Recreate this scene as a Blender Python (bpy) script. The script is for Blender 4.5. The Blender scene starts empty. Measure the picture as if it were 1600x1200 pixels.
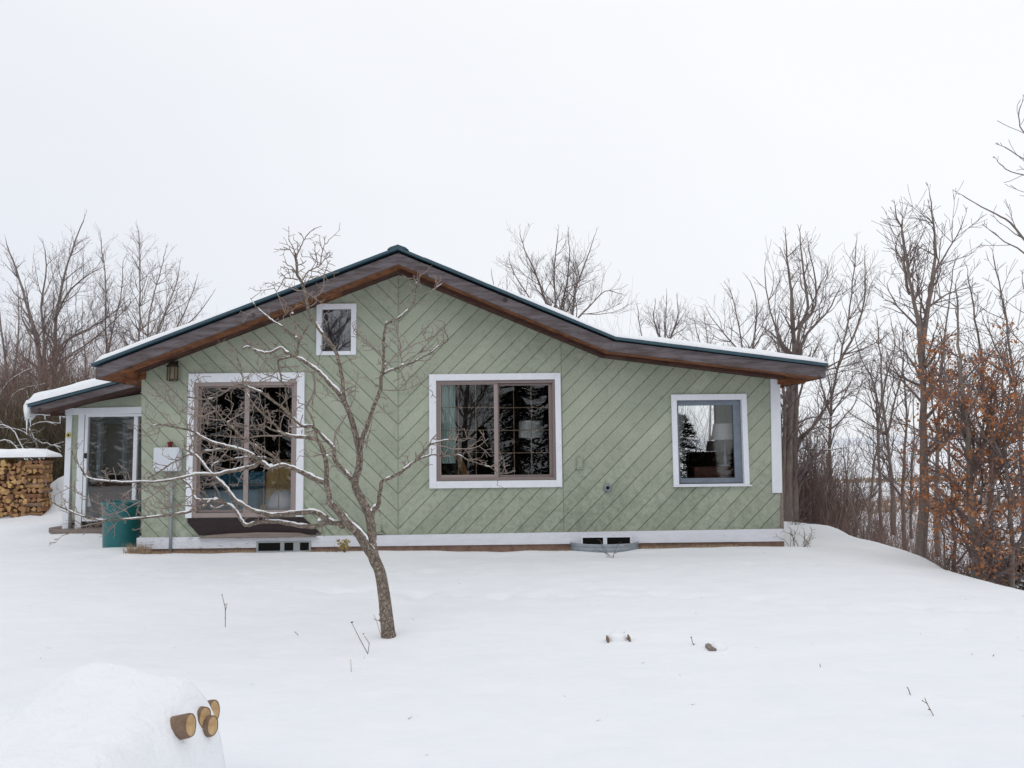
import bpy, bmesh, math, random
from mathutils import Vector, Matrix, noise
R = math.radians
S = bpy.context.scene
# ------------------------------------------------------------------ camera
F = 1200.0; PITCH = math.atan(100/1200.0); ROLL = 0.0115; CH = 1.58
fwd = Vector((0, math.cos(PITCH), math.sin(PITCH)))
up0 = Vector((0, -math.sin(PITCH), math.cos(PITCH))); rt0 = Vector((1, 0, 0))
rt = rt0*math.cos(ROLL) - up0*math.sin(ROLL)
up = up0*math.cos(ROLL) + rt0*math.sin(ROLL)
CP = Vector((0, 0, CH))
cd = bpy.data.cameras.new('camera'); cam = bpy.data.objects.new('camera', cd); S.collection.objects.link(cam)
cd.sensor_width = 36; cd.lens = F/1600*36; cd.clip_end = 6000; cd.clip_start = 0.05
M3 = Matrix((rt, up, -fwd)).transposed()
cam.matrix_world = Matrix.Translation(CP) @ M3.to_4x4()
S.camera = cam
S.view_settings.view_transform = 'Standard'; S.view_settings.look = 'None'
S.view_settings.exposure = 0.0; S.view_settings.gamma = 1.0
# ------------------------------------------------------------------ world: overcast winter sky
wd = bpy.data.worlds.new('World'); S.world = wd; wd.use_nodes = True
nt = wd.node_tree; nt.nodes.clear()
def N(t, ty, **k):
    n = t.nodes.new(ty)
    for a, b in k.items(): setattr(n, a, b)
    return n
o_ = N(nt, 'ShaderNodeOutputWorld'); bg = N(nt, 'ShaderNodeBackground'); bg2 = N(nt, 'ShaderNodeBackground'); ad = N(nt, 'ShaderNodeAddShader')
sk = N(nt, 'ShaderNodeTexSky', sky_type='NISHITA'); sk.sun_disc = False; sk.sun_elevation = R(48); sk.sun_rotation = R(150)
bg.inputs[1].default_value = 0.006; nt.links.new(sk.outputs[0], bg.inputs[0])
tc = N(nt, 'ShaderNodeTexCoord'); mp = N(nt, 'ShaderNodeMapping'); mp.inputs['Scale'].default_value = (1, 1, 2.4)
nz = N(nt, 'ShaderNodeTexNoise'); nz.inputs['Scale'].default_value = 1.6; nz.inputs['Detail'].default_value = 5; nz.inputs['Roughness'].default_value = .5
nt.links.new(tc.outputs['Generated'], mp.inputs[0]); nt.links.new(mp.outputs[0], nz.inputs[0])
sx = N(nt, 'ShaderNodeSeparateXYZ'); nt.links.new(tc.outputs['Generated'], sx.inputs[0])
m1 = N(nt, 'ShaderNodeMath', operation='MULTIPLY_ADD'); m1.inputs[1].default_value = .42; m1.inputs[2].default_value = .32; nt.links.new(sx.outputs['X'], m1.inputs[0])
m2 = N(nt, 'ShaderNodeMath', operation='MULTIPLY_ADD'); m2.inputs[1].default_value = .75; nt.links.new(sx.outputs['Z'], m2.inputs[0]); nt.links.new(m1.outputs[0], m2.inputs[2])
m3 = N(nt, 'ShaderNodeMath', operation='MULTIPLY_ADD'); m3.inputs[1].default_value = .35; m3.inputs[2].default_value = -.02; nt.links.new(nz.outputs[0], m3.inputs[0])
m4 = N(nt, 'ShaderNodeMath', operation='ADD'); nt.links.new(m2.outputs[0], m4.inputs[0]); nt.links.new(m3.outputs[0], m4.inputs[1])
cr = N(nt, 'ShaderNodeValToRGB'); e = cr.color_ramp.elements
e[0].position = .3; e[0].color = (.765, .79, .85, 1); e[1].position = .95; e[1].color = (.95, .965, .985, 1)
nt.links.new(m4.outputs[0], cr.inputs[0]); nt.links.new(cr.outputs[0], bg2.inputs[0]); bg2.inputs[1].default_value = 1.0
nt.links.new(bg.outputs[0], ad.inputs[0]); nt.links.new(bg2.outputs[0], ad.inputs[1]); nt.links.new(ad.outputs[0], o_.inputs[0])
sl = bpy.data.lights.new('sun', 'SUN'); sl.energy = 0.4; sl.angle = R(25); sl.color = (1, .97, .93)
so = bpy.data.objects.new('sun', sl); S.collection.objects.link(so); so.rotation_euler = (R(42), 0, R(-30))
# ------------------------------------------------------------------ helpers
def at(px, py, Y):
    d = fwd*F + rt*(px-800) - up*(py-600)
    return CP + d*(Y/d.y)
def gp(px, py, z=0.0):
    d = fwd*F + rt*(px-800) - up*(py-600)
    return CP + d*((z-CH)/d.z)
def proj(p):
    q = p-CP; k = q.dot(fwd)
    return 800+F*q.dot(rt)/k, 600-F*q.dot(up)/k
WL = {}
def tag(o, label=None, cat=None, group=None, kind=None):
    if label: o['label'] = label
    if cat: o['category'] = cat
    if group: o['group'] = group
    if kind: o['kind'] = kind
    return o
def empty(name, loc, label=None, cat=None, group=None):
    o = bpy.data.objects.new(name, None); o.empty_display_size = .2; S.collection.objects.link(o)
    o.location = loc; WL[o] = Vector(loc); return tag(o, label, cat, group)
class MB:
    def __init__(s): s.v = []; s.f = []; s.m = []
    def face(s, pts, m=0):
        b = len(s.v); s.v += [tuple(p) for p in pts]; s.f.append(tuple(range(b, b+len(pts)))); s.m.append(m)
    def box(s, x0, x1, y0, y1, z0, z1, m=0):
        b = len(s.v)
        s.v += [(x0,y0,z0),(x1,y0,z0),(x1,y1,z0),(x0,y1,z0),(x0,y0,z1),(x1,y0,z1),(x1,y1,z1),(x0,y1,z1)]
        for q in ((0,3,2,1),(4,5,6,7),(0,1,5,4),(1,2,6,5),(2,3,7,6),(3,0,4,7)): s.f.append(tuple(b+i for i in q)); s.m.append(m)
    def prism(s, poly, y0, y1, m=0):          # poly of (x,z), counter clockwise seen from the camera
        n = len(poly); b = len(s.v)
        s.v += [(x, y0, z) for x, z in poly]+[(x, y1, z) for x, z in poly]
        s.f.append(tuple(b+i for i in range(n))); s.f.append(tuple(b+n+i for i in reversed(range(n)))); s.m += [m, m]
        for i in range(n):
            j = (i+1) % n; s.f.append((b+j, b+i, b+n+i, b+n+j)); s.m.append(m)
    def band(s, top, bot, y0, y1, m=0):       # strip between two polylines of (x,z)
        for i in range(len(top)-1):
            s.prism([bot[i], bot[i+1], top[i+1], top[i]], y0, y1, m)
    def tube(s, pts, rad, n=6, m=0, cap=True, squash=None):
        k = len(pts)
        if k < 2: return
        b = len(s.v)
        t0 = (pts[1]-pts[0]).normalized()
        ref = Vector((0,0,1)) if abs(t0.z) < .8 else Vector((1,0,0))
        a = t0.cross(ref).normalized()
        for i, p in enumerate(pts):
            t = (pts[min(i+1,k-1)]-pts[max(i-1,0)])
            if t.length < 1e-9: t = t0
            t = t.normalized()
            a = a - t*a.dot(t)
            if a.length < 1e-6: a = t.orthogonal()
            a.normalize(); c = t.cross(a)
            for j in range(n):
                th = 2*math.pi*j/n
                o = (a*math.cos(th)+c*math.sin(th))*rad[i]
                if squash: o.z *= squash
                s.v.append(tuple(p+o))
        for i in range(k-1):
            for j in range(n):
                j2 = (j+1) % n
                s.f.append((b+i*n+j, b+(i+1)*n+j, b+(i+1)*n+j2, b+i*n+j2)); s.m.append(m)
        if cap:
            s.f.append(tuple(b+j for j in range(n))); s.f.append(tuple(b+(k-1)*n+j for j in reversed(range(n)))); s.m += [m, m]
    def lathe(s, prof, c, n=24, m=0, axis='z'):
        b = len(s.v)
        for r, h in prof:
            for j in range(n):
                th = 2*math.pi*j/n
                s.v.append((c[0]+r*math.cos(th), c[1]+r*math.sin(th), c[2]+h) if axis == 'z' else (c[0]+r*math.cos(th), c[1]+h, c[2]+r*math.sin(th)))
        for i in range(len(prof)-1):
            for j in range(n):
                j2 = (j+1) % n
                s.f.append((b+i*n+j, b+i*n+j2, b+(i+1)*n+j2, b+(i+1)*n+j)); s.m.append(m)
    def build(s, name, mats, parent=None, smooth=False, origin=None, bevel=0):
        if not isinstance(mats, (list, tuple)): mats = [mats]
        me = bpy.data.meshes.new(name)
        xs = [p[0] for p in s.v]; ys = [p[1] for p in s.v]; zs = [p[2] for p in s.v]
        c = Vector(((min(xs)+max(xs))/2, (min(ys)+max(ys))/2, min(zs))) if origin is None else Vector(origin)
        me.from_pydata([(p[0]-c.x, p[1]-c.y, p[2]-c.z) for p in s.v], [], s.f)
        for m in mats: me.materials.append(m)
        if len(mats) > 1: me.polygons.foreach_set('material_index', s.m)
        if smooth: me.polygons.foreach_set('use_smooth', [True]*len(s.f))
        me.update()
        o = bpy.data.objects.new(name, me); S.collection.objects.link(o)
        WL[o] = c
        o.location = c - (WL[parent] if parent else Vector())
        if parent: o.parent = parent
        if bevel:
            b = o.modifiers.new('bevel', 'BEVEL'); b.width = bevel; b.segments = 2; b.limit_method = 'ANGLE'
        return o
# ------------------------------------------------------------------ materials
MATS = {}
def mat(name, col, rough=.7, var=.12, scale=6, bump=0, bscale=40, stretch=(1,1,1), metal=0, spec=.3, col2=None, detail=6, trans=0):
    m = bpy.data.materials.new(name); m.use_nodes = True; t = m.node_tree
    b = t.nodes['Principled BSDF']; b.inputs['Roughness'].default_value = rough; b.inputs['Metallic'].default_value = metal
    b.inputs['Specular IOR Level'].default_value = spec
    g = N(t, 'ShaderNodeNewGeometry'); oi = N(t, 'ShaderNodeTexCoord'); mp = N(t, 'ShaderNodeMapping'); mp.inputs['Scale'].default_value = stretch
    t.links.new(oi.outputs['Object'], mp.inputs[0])
    n = N(t, 'ShaderNodeTexNoise'); n.inputs['Scale'].default_value = scale; n.inputs['Detail'].default_value = detail; n.inputs['Roughness'].default_value = .65
    t.links.new(mp.outputs[0], n.inputs[0])
    c = N(t, 'ShaderNodeValToRGB'); el = c.color_ramp.elements; el[0].position = .3; el[1].position = .7
    if col2 is None: col2 = tuple(min(1, x*(1+var)) for x in col); c1 = tuple(x*(1-var) for x in col)
    else: c1 = col
    el[0].color = (*c1, 1); el[1].color = (*col2, 1)
    t.links.new(n.outputs[0], c.inputs[0]); t.links.new(c.outputs[0], b.inputs['Base Color'])
    if bump:
        n2 = N(t, 'ShaderNodeTexNoise'); n2.inputs['Scale'].default_value = bscale; n2.inputs['Detail'].default_value = 5; t.links.new(mp.outputs[0], n2.inputs[0])
        bp = N(t, 'ShaderNodeBump'); bp.inputs['Strength'].default_value = bump; bp.inputs['Distance'].default_value = .02
        t.links.new(n2.outputs[0], bp.inputs['Height']); t.links.new(bp.outputs[0], b.inputs['Normal'])
    MATS[name] = m; return m
SNOW = mat('snow', (.81,.83,.87), .8, col2=(.855,.87,.90), scale=2, bump=.6, bscale=5, spec=.15, detail=9, stretch=(1,1.5,1))
SNOWB = mat('snow_clump', (.85,.865,.895), .8, var=.02, bump=.7, bscale=24, spec=.15)
# siding: painted green boards with grime, mildew streaks and grain along the boards
def siding(nm='green_siding', k=1.0):
    m = mat(nm, (.31*k,.345*k,.262*k), .75, scale=2.2, col2=(.38*k,.41*k,.327*k), detail=8, bump=.25, bscale=60, spec=.25)
    t = m.node_tree; b = t.nodes['Principled BSDF']; src = b.inputs['Base Color'].links[0].from_socket
    tc = N(t, 'ShaderNodeTexCoord')
    n = N(t, 'ShaderNodeTexNoise'); n.inputs['Scale'].default_value = 9; n.inputs['Detail'].default_value = 10; n.inputs['Roughness'].default_value = .8
    t.links.new(tc.outputs['Object'], n.inputs[0])
    sp = N(t, 'ShaderNodeSeparateXYZ'); t.links.new(tc.outputs['Object'], sp.inputs[0])
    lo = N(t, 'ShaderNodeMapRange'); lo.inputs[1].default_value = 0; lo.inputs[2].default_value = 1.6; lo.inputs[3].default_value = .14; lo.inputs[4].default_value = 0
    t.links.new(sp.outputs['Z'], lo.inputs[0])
    n3 = N(t, 'ShaderNodeTexNoise'); n3.inputs['Scale'].default_value = .9; n3.inputs['Detail'].default_value = 3; t.links.new(tc.outputs['Object'], n3.inputs[0])
    ma = N(t, 'ShaderNodeMath', operation='MULTIPLY_ADD'); ma.inputs[1].default_value = .35; t.links.new(n3.outputs[0], ma.inputs[0]); t.links.new(n.outputs[0], ma.inputs[2])
    mb = N(t, 'ShaderNodeMath', operation='ADD'); t.links.new(ma.outputs[0], mb.inputs[0]); t.links.new(lo.outputs[0], mb.inputs[1])
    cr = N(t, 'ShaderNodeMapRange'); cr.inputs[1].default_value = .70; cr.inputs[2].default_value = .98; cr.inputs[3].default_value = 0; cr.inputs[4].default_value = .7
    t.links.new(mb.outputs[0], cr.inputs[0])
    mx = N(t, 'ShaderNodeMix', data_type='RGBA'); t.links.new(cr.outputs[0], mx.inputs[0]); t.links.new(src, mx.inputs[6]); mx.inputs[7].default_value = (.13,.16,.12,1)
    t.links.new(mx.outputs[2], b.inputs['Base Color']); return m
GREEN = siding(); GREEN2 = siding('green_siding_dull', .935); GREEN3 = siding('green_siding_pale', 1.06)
WHITE = mat('white_paint', (.72,.74,.79), .55, var=.04, scale=8, bump=.15, spec=.4)
def peeling():
    m = mat('peeling_white_paint', (.68,.69,.74), .6, var=.06, scale=5, bump=.3, stretch=(1,1,4))
    t = m.node_tree; b = t.nodes['Principled BSDF']; src = b.inputs['Base Color'].links[0].from_socket
    tc = N(t, 'ShaderNodeTexCoord'); mp = N(t, 'ShaderNodeMapping'); mp.inputs['Scale'].default_value = (2.2,1,16)
    n = N(t, 'ShaderNodeTexNoise'); n.inputs['Scale'].default_value = 3; n.inputs['Detail'].default_value = 9; n.inputs['Roughness'].default_value = .75
    t.links.new(tc.outputs['Object'], mp.inputs[0]); t.links.new(mp.outputs[0], n.inputs[0])
    sp = N(t, 'ShaderNodeSeparateXYZ'); t.links.new(tc.outputs['Object'], sp.inputs[0])
    q = N(t, 'ShaderNodeMath', operation='MULTIPLY_ADD'); q.inputs[1].default_value = -.018; t.links.new(sp.outputs['X'], q.inputs[0]); t.links.new(n.outputs[0], q.inputs[2])
    cr = N(t, 'ShaderNodeMapRange'); cr.inputs[1].default_value = .62; cr.inputs[2].default_value = .68; cr.inputs[4].default_value = .7
    t.links.new(q.outputs[0], cr.inputs[0])
    mx = N(t, 'ShaderNodeMix', data_type='RGBA'); t.links.new(cr.outputs[0], mx.inputs[0]); t.links.new(src, mx.inputs[6]); mx.inputs[7].default_value = (.22,.2,.19,1)
    t.links.new(mx.outputs[2], b.inputs['Base Color']); return m
PEEL = peeling()
def woodboard(name, c1, c2, knots=True):
    m = mat(name, c1, .78, scale=4, col2=c2, stretch=(.6,1,4), bump=.5, bscale=14, detail=12)
    m.node_tree.nodes['Color Ramp'].color_ramp.elements[0].position=.4; m.node_tree.nodes['Color Ramp'].color_ramp.elements[1].position=.6
    if knots:
        t = m.node_tree; b = t.nodes['Principled BSDF']; src = b.inputs['Base Color'].links[0].from_socket
        tc = N(t, 'ShaderNodeTexCoord'); v = N(t, 'ShaderNodeTexVoronoi'); v.inputs['Scale'].default_value = 3.2; v.inputs['Randomness'].default_value = 1
        t.links.new(tc.outputs['Object'], v.inputs[0])
        cr = N(t, 'ShaderNodeMapRange'); cr.inputs[1].default_value = .10; cr.inputs[2].default_value = .16; cr.inputs[3].default_value = .8; cr.inputs[4].default_value = 0
        t.links.new(v.outputs['Distance'], cr.inputs[0])
        mx = N(t, 'ShaderNodeMix', data_type='RGBA'); t.links.new(cr.outputs[0], mx.inputs[0]); t.links.new(src, mx.inputs[6]); mx.inputs[7].default_value = (.03,.022,.02,1)
        t.links.new(mx.outputs[2], b.inputs['Base Color'])
    return m
FASCIA = woodboard('weathered_fascia', (.085,.066,.068), (.155,.135,.145))
SOFFIT = woodboard('stained_soffit', (.12,.045,.022), (.25,.10,.042))
BEAM = woodboard('dark_beam', (.05,.022,.018), (.085,.04,.03), False)
TEAL = mat('teal_metal_roof', (.03,.07,.095), .55, var=.15, metal=.0, spec=.5)
TAUPE = mat('taupe_frame', (.30,.245,.23), .5, var=.05, scale=12)
TAUPE2 = mat('taupe_sash', (.22,.175,.165), .5, var=.05, scale=12)
BLUEF = mat('blue_grey_frame', (.16,.19,.23), .5, var=.15, scale=12)
GOLD = mat('brass_muntin', (.30,.20,.13), .4, var=.1)
BRICK = mat('foundation', (.16,.10,.075), .9, col2=(.26,.17,.13), scale=9, bump=.5)
DARKW = mat('black_brown_board', (.028,.018,.02), .7, var=.3, scale=5, stretch=(1,1,5))
WEATH = mat('weathered_wood', (.17,.13,.115), .85, col2=(.30,.25,.22), scale=4, stretch=(.6,1,9), bump=.5)
GALV = mat('galvanised_steel', (.30,.33,.36), .45, var=.15, scale=8, metal=.5)
GREYF = mat('grey_window_frame', (.30,.32,.33), .5, var=.1)
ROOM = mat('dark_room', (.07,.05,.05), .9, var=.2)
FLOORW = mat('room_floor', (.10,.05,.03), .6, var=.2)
REDWOOD = mat('mahogany', (.10,.03,.015), .5, var=.3, stretch=(4,1,1))
PINE = mat('golden_pine', (.42,.21,.07), .5, var=.15, scale=4, stretch=(3,1,.5))
CURT = mat('pale_green_curtain', (.60,.72,.68), .9, var=.08)
SHADE = mat('lamp_shade', (.86,.84,.82), .9, var=.04)
SOFA = mat('teal_sofa', (.05,.22,.34), .9, var=.3)
TAN = mat('tan_wicker', (.62,.40,.17), .8, var=.25, scale=30)
CUSH = mat('grey_cushion', (.78,.76,.80), .9, var=.15)
TCAN = mat('teal_plastic', (.006,.125,.135), .4, var=.12, spec=.5)
BOXW = mat('white_meter_box', (.60,.63,.68), .5, var=.03)
RED = mat('red_valve', (.16,.012,.02), .5)
BRONZE = mat('bronze_lantern', (.05,.04,.028), .55, var=.3, metal=.4)
LGLASS = mat('frosted_glass', (.16,.13,.085), .4, var=.4)
YEL = mat('yellow_petal', (.55,.50,.03), .6, var=.25, scale=30)
CONIF = mat('conifer_needles', (.016,.026,.014), .8, col2=(.035,.05,.025), scale=14)
BROWNC = mat('winter_brown_cedar', (.13,.085,.072), .9, col2=(.24,.175,.155), scale=2)
WICK = mat('brown_wicker', (.10,.055,.04), .8, var=.3, scale=25)
SCREEN = mat('insect_screen', (.16,.16,.17), .9, var=.15, scale=25)
def bark(name, c1, c2, s=14, lich=None, bs=1.2):
    m = mat(name, c1, .9, col2=c2, scale=s, stretch=(1,1,.35), bump=.9, bscale=s*2.2, detail=8, spec=.15)
    if lich:
        t = m.node_tree; b = t.nodes['Principled BSDF']; src = b.inputs['Base Color'].links[0].from_socket
        tc = N(t, 'ShaderNodeTexCoord'); v = N(t, 'ShaderNodeTexNoise'); v.inputs['Scale'].default_value = 26; v.inputs['Detail'].default_value = 6
        t.links.new(tc.outputs['Object'], v.inputs[0])
        cr = N(t, 'ShaderNodeMapRange'); cr.inputs[1].default_value = .56; cr.inputs[2].default_value = .66; cr.inputs[4].default_value = .65
        t.links.new(v.outputs[0], cr.inputs[0])
        mx = N(t, 'ShaderNodeMix', data_type='RGBA'); t.links.new(cr.outputs[0], mx.inputs[0]); t.links.new(src, mx.inputs[6]); mx.inputs[7].default_value = (*lich, 1)
        t.links.new(mx.outputs[2], b.inputs['Base Color'])
        v2 = N(t, 'ShaderNodeTexVoronoi'); v2.feature = 'DISTANCE_TO_EDGE'; v2.inputs['Scale'].default_value = 46; mp = N(t, 'ShaderNodeMapping'); mp.inputs['Scale'].default_value = (1,1,.45)
        nw = N(t, 'ShaderNodeTexNoise'); nw.inputs['Scale'].default_value = 18; nw.inputs['Detail'].default_value = 4; t.links.new(tc.outputs['Object'], nw.inputs[0])
        va = N(t, 'ShaderNodeMixRGB', blend_type='LINEAR_LIGHT'); va.inputs[0].default_value = .06; t.links.new(tc.outputs['Object'], va.inputs[1]); t.links.new(nw.outputs['Color'], va.inputs[2])
        t.links.new(va.outputs[0], mp.inputs[0]); t.links.new(mp.outputs[0], v2.inputs[0])
        bp = N(t, 'ShaderNodeBump'); bp.inputs['Strength'].default_value = 1; bp.inputs['Distance'].default_value = .012
        c3 = N(t, 'ShaderNodeMapRange'); c3.inputs[2].default_value = .12; t.links.new(v2.outputs[0], c3.inputs[0])
        t.links.new(c3.outputs[0], bp.inputs['Height']); t.links.new(bp.outputs[0], b.inputs['Normal'])
        mc = N(t, 'ShaderNodeMapRange'); mc.inputs[2].default_value = .07; mc.inputs[3].default_value = .55; mc.inputs[4].default_value = 0
        t.links.new(v2.outputs[0], mc.inputs[0])
        m5 = N(t, 'ShaderNodeMix', data_type='RGBA'); t.links.new(mc.outputs[0], m5.inputs[0]); t.links.new(mx.outputs[2], m5.inputs[6]); m5.inputs[7].default_value = (.05,.04,.035,1)
        t.links.new(m5.outputs[2], b.inputs['Base Color'])
    return m
APPLE = bark('apple_bark', (.21,.165,.135), (.36,.30,.25), 16, lich=(.31,.28,.19))
TWIG = mat('apple_twig', (.20,.155,.135), .85, col2=(.33,.27,.235), scale=20)
BARKD = bark('grey_brown_bark', (.14,.11,.097), (.26,.215,.19))
BARKG = bark('pale_grey_bark', (.17,.14,.12), (.28,.245,.22))
BARKP = bark('poplar_bark', (.20,.175,.14), (.36,.32,.27))
TWD = mat('dark_twigs', (.12,.09,.085), .9, col2=(.21,.165,.16), scale=4)
TWG = mat('grey_twigs', (.18,.145,.14), .9, col2=(.28,.235,.225), scale=4)
BRUSH = mat('red_brown_brush', (.15,.09,.078), .9, col2=(.27,.19,.165), scale=1.2)
OLIVE = mat('olive_brush', (.085,.07,.04), .9, col2=(.16,.14,.085), scale=1.2)
STRAW = mat('straw_grass', (.27,.19,.12), .9, col2=(.40,.30,.20), scale=3)
def leafmat():
    m = mat('rust_leaves', (.26,.095,.04), .75, col2=(.60,.31,.15), scale=5)
    t = m.node_tree; b = t.nodes['Principled BSDF']; out = t.nodes['Material Output']
    tr = N(t, 'ShaderNodeBsdfTranslucent'); tr.inputs[0].default_value = (.45,.14,.04,1); mx = N(t, 'ShaderNodeMixShader'); mx.inputs[0].default_value = .35
    t.links.new(b.outputs[0], mx.inputs[1]); t.links.new(tr.outputs[0], mx.inputs[2]); t.links.new(mx.outputs[0], out.inputs[0]); return m
LEAF = leafmat()
CUT = mat('split_wood', (.31,.155,.065), .85, col2=(.54,.34,.17), scale=9, bump=.4)
CUT2 = mat('cut_log_end', (.42,.26,.12), .85, col2=(.66,.46,.25), scale=20, bump=.3)
for t_ in (CUT.node_tree,):
    b_ = t_.nodes['Principled BSDF']; src_ = b_.inputs['Base Color'].links[0].from_socket; oi_ = N(t_, 'ShaderNodeObjectInfo'); hs = N(t_, 'ShaderNodeHueSaturation')
    mr = N(t_, 'ShaderNodeMapRange'); mr.inputs[3].default_value = .5; mr.inputs[4].default_value = 1.25; t_.links.new(oi_.outputs['Random'], mr.inputs[0]); t_.links.new(mr.outputs[0], hs.inputs['Value'])
    m6 = N(t_, 'ShaderNodeMath', operation='MULTIPLY_ADD'); m6.inputs[1].default_value = .035; m6.inputs[2].default_value = .48; t_.links.new(oi_.outputs['Random'], m6.inputs[0]); t_.links.new(m6.outputs[0], hs.inputs['Hue'])
    t_.links.new(src_, hs.inputs['Color']); t_.links.new(hs.outputs[0], b_.inputs['Base Color'])
t_ = CUT2.node_tree; b_ = t_.nodes['Principled BSDF']; src_ = b_.inputs['Base Color'].links[0].from_socket; tc_ = N(t_, 'ShaderNodeTexCoord'); wv = N(t_, 'ShaderNodeTexWave', wave_type='RINGS', rings_direction='Y')
wv.inputs['Scale'].default_value = 42; wv.inputs['Distortion'].default_value = 3; wv.inputs['Detail'].default_value = 3; t_.links.new(tc_.outputs['Object'], wv.inputs[0])
mw = N(t_, 'ShaderNodeMix', data_type='RGBA', blend_type='MULTIPLY'); mw.inputs[0].default_value = .22; t_.links.new(src_, mw.inputs[6]); t_.links.new(wv.outputs['Color'], mw.inputs[7]); t_.links.new(mw.outputs[2], b_.inputs['Base Color'])
BARKL = mat('log_bark', (.14,.09,.06), .95, col2=(.26,.18,.13), scale=20, bump=.5)
def glass(name, gain=1.0, rough=0.0, tint=(1,1,1)):
    m = bpy.data.materials.new(name); m.use_nodes = True; t = m.node_tree; t.nodes.clear()
    o = N(t, 'ShaderNodeOutputMaterial'); tr = N(t, 'ShaderNodeBsdfTransparent'); tr.inputs[0].default_value = (*tint, 1); gl = N(t, 'ShaderNodeBsdfGlossy'); gl.inputs['Roughness'].default_value = rough
    fr = N(t, 'ShaderNodeFresnel'); fr.inputs[0].default_value = 1.5; mu = N(t, 'ShaderNodeMath', operation='MULTIPLY'); mu.inputs[1].default_value = gain; mu.use_clamp = True
    tc = N(t, 'ShaderNodeTexCoord'); nn = N(t, 'ShaderNodeTexNoise'); nn.inputs['Scale'].default_value = 2.2; bp = N(t, 'ShaderNodeBump'); bp.inputs['Strength'].default_value = .02; bp.inputs['Distance'].default_value = .03
    t.links.new(tc.outputs['Object'], nn.inputs[0]); t.links.new(nn.outputs[0], bp.inputs['Height']); t.links.new(bp.outputs[0], gl.inputs['Normal'])
    mx = N(t, 'ShaderNodeMixShader'); t.links.new(fr.outputs[0], mu.inputs[0]); t.links.new(mu.outputs[0], mx.inputs[0])
    t.links.new(tr.outputs[0], mx.inputs[1]); t.links.new(gl.outputs[0], mx.inputs[2]); t.links.new(mx.outputs[0], o.inputs[0]); return m
GLASS = glass('window_glass', 1.35, 0, (.93,.95,.95)); GLASS2 = glass('attic_glass', 4.0, .02, (.8,.82,.85))

# ------------------------------------------------------------------ snow ground, one sheet to the horizon
def sm(a, b, x):
    t = max(0, min(1, (x-a)/(b-a))); return t*t*(3-2*t)
def crest(y):
    return 5.95 + .25*math.sin(y*.5+.4) + .12*math.sin(y*1.7)
def gauss(x, y, cx, cy, sx_, sy_, h): return h*math.exp(-((x-cx)/sx_)**2-((y-cy)/sy_)**2)
MPL = at(95, 800, 19.6)
def hgt(x, y):
    z = .030*noise.noise(Vector((x*.55, y*.55, 0)))+.05*noise.noise(Vector((x*.17, y*.17, 3)))
    z += .012*noise.noise(Vector((x*2.3, y*2.3, 1)))+.006*noise.noise(Vector((x*3, y*9, 1)))
    near = max(0, 1-max(0, y-25)/30)
    # a line of old footprints crossing the yard
    yt = 8.3-.22*(x-1)+.15*math.sin(x*1.3)
    if abs(y-yt) < .6 and -3 < x < 6.2:
        n = noise.noise(Vector((x*4.2, y*4.2, 7)))
        z -= .085*max(0, n+.1)*math.exp(-((y-yt)/.22)**2)
    yt = 10.2+.1*math.sin(x*1.9)
    if abs(y-yt) < .6 and -6 < x < 4:
        z -= .06*max(0, noise.noise(Vector((x*5, y*5, 4))))*math.exp(-((y-yt)/.25)**2)
    # snow piled low against the house and a hollow round the tree
    z += .03*math.exp(-((y-11.75)/.25)**2)*(1 if -5.9 < x < 4.4 else 0)
    z += gauss(x, y, MPL.x-.05, 19.9, .75, 1.0, 1.15)
    z += gauss(x, y, -8.9, 17.6, .8, .8, .2)+gauss(x, y, -8.1, 14.45, 1.3, .7, .10)+gauss(x, y, -6.4, 12.4, .7, .35, .05)+gauss(x, y, -9.6, 16.2, .8, 1.2, .12)
    z += gauss(x, y, 5.7, 15.2, .6, .8, .05)
    z -= .10*sm(4.6,5.9,x)*(1-sm(14,20,y)*.0)
    z -= gauss(x, y, -5.45, 12.6, .35, .3, .0)
    d = x-crest(y)
    z += .02*math.exp(-(d/.35)**2)
    if d > 0:
        z -= 3.8*(1-math.exp(-(d*.50)**1.35/1.9))
    z -= (2.9 if x < 6 else .2)*sm(45, 140, y)*(1-sm(0,2,d)*.0)
    if y > 25: z += -.0
    if y > 150: z += 1.2*noise.noise(Vector((x*.006, y*.006, 2)))
    return z
def axis(a0, a1, step, far, g=1.17):
    c = []; v = a0
    while v < a1: c.append(v); v += step
    c.append(a1); s = step; v = a1
    while v < far[1]: s *= g; v += s; c.append(v)
    s = step; v = a0; left = []
    while v > far[0]: s *= g; v -= s; left.append(v)
    return left[::-1]+c
xs = axis(-8, 8, .075, (-2600, 2600)); ys = axis(2.2, 16, .075, (-60, 3600))
g = MB(); nx = len(xs)
g.v = [(x, y, hgt(x, y)) for y in ys for x in xs]
g.f = [(j*nx+i, j*nx+i+1, (j+1)*nx+i+1, (j+1)*nx+i) for j in range(len(ys)-1) for i in range(nx-1)]; g.m = [0]*len(g.f)
tag(g.build('snow_ground', SNOW, smooth=True, origin=(0,0,0)), kind='structure')
# far snow-dusted hills
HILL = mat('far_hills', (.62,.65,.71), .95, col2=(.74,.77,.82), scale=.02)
h = MB(); rng = random.Random(3); cols = 120
for i in range(cols+1):
    x = -1800+3600*i/cols; t = 26+16*noise.noise(Vector((x*.0016, 0, 0)))+5*noise.noise(Vector((x*.009, 3, 0)))
    h.v += [(x, 2300, -8), (x, 2500, t), (x, 2900, t*.9), (x, 3100, -8)]
for i in range(cols):
    for k in range(3): h.f.append((i*4+k, i*4+4+k, i*4+5+k, i*4+1+k)); h.m.append(0)
tag(h.build('hills', HILL, smooth=True), kind='structure')
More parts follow.
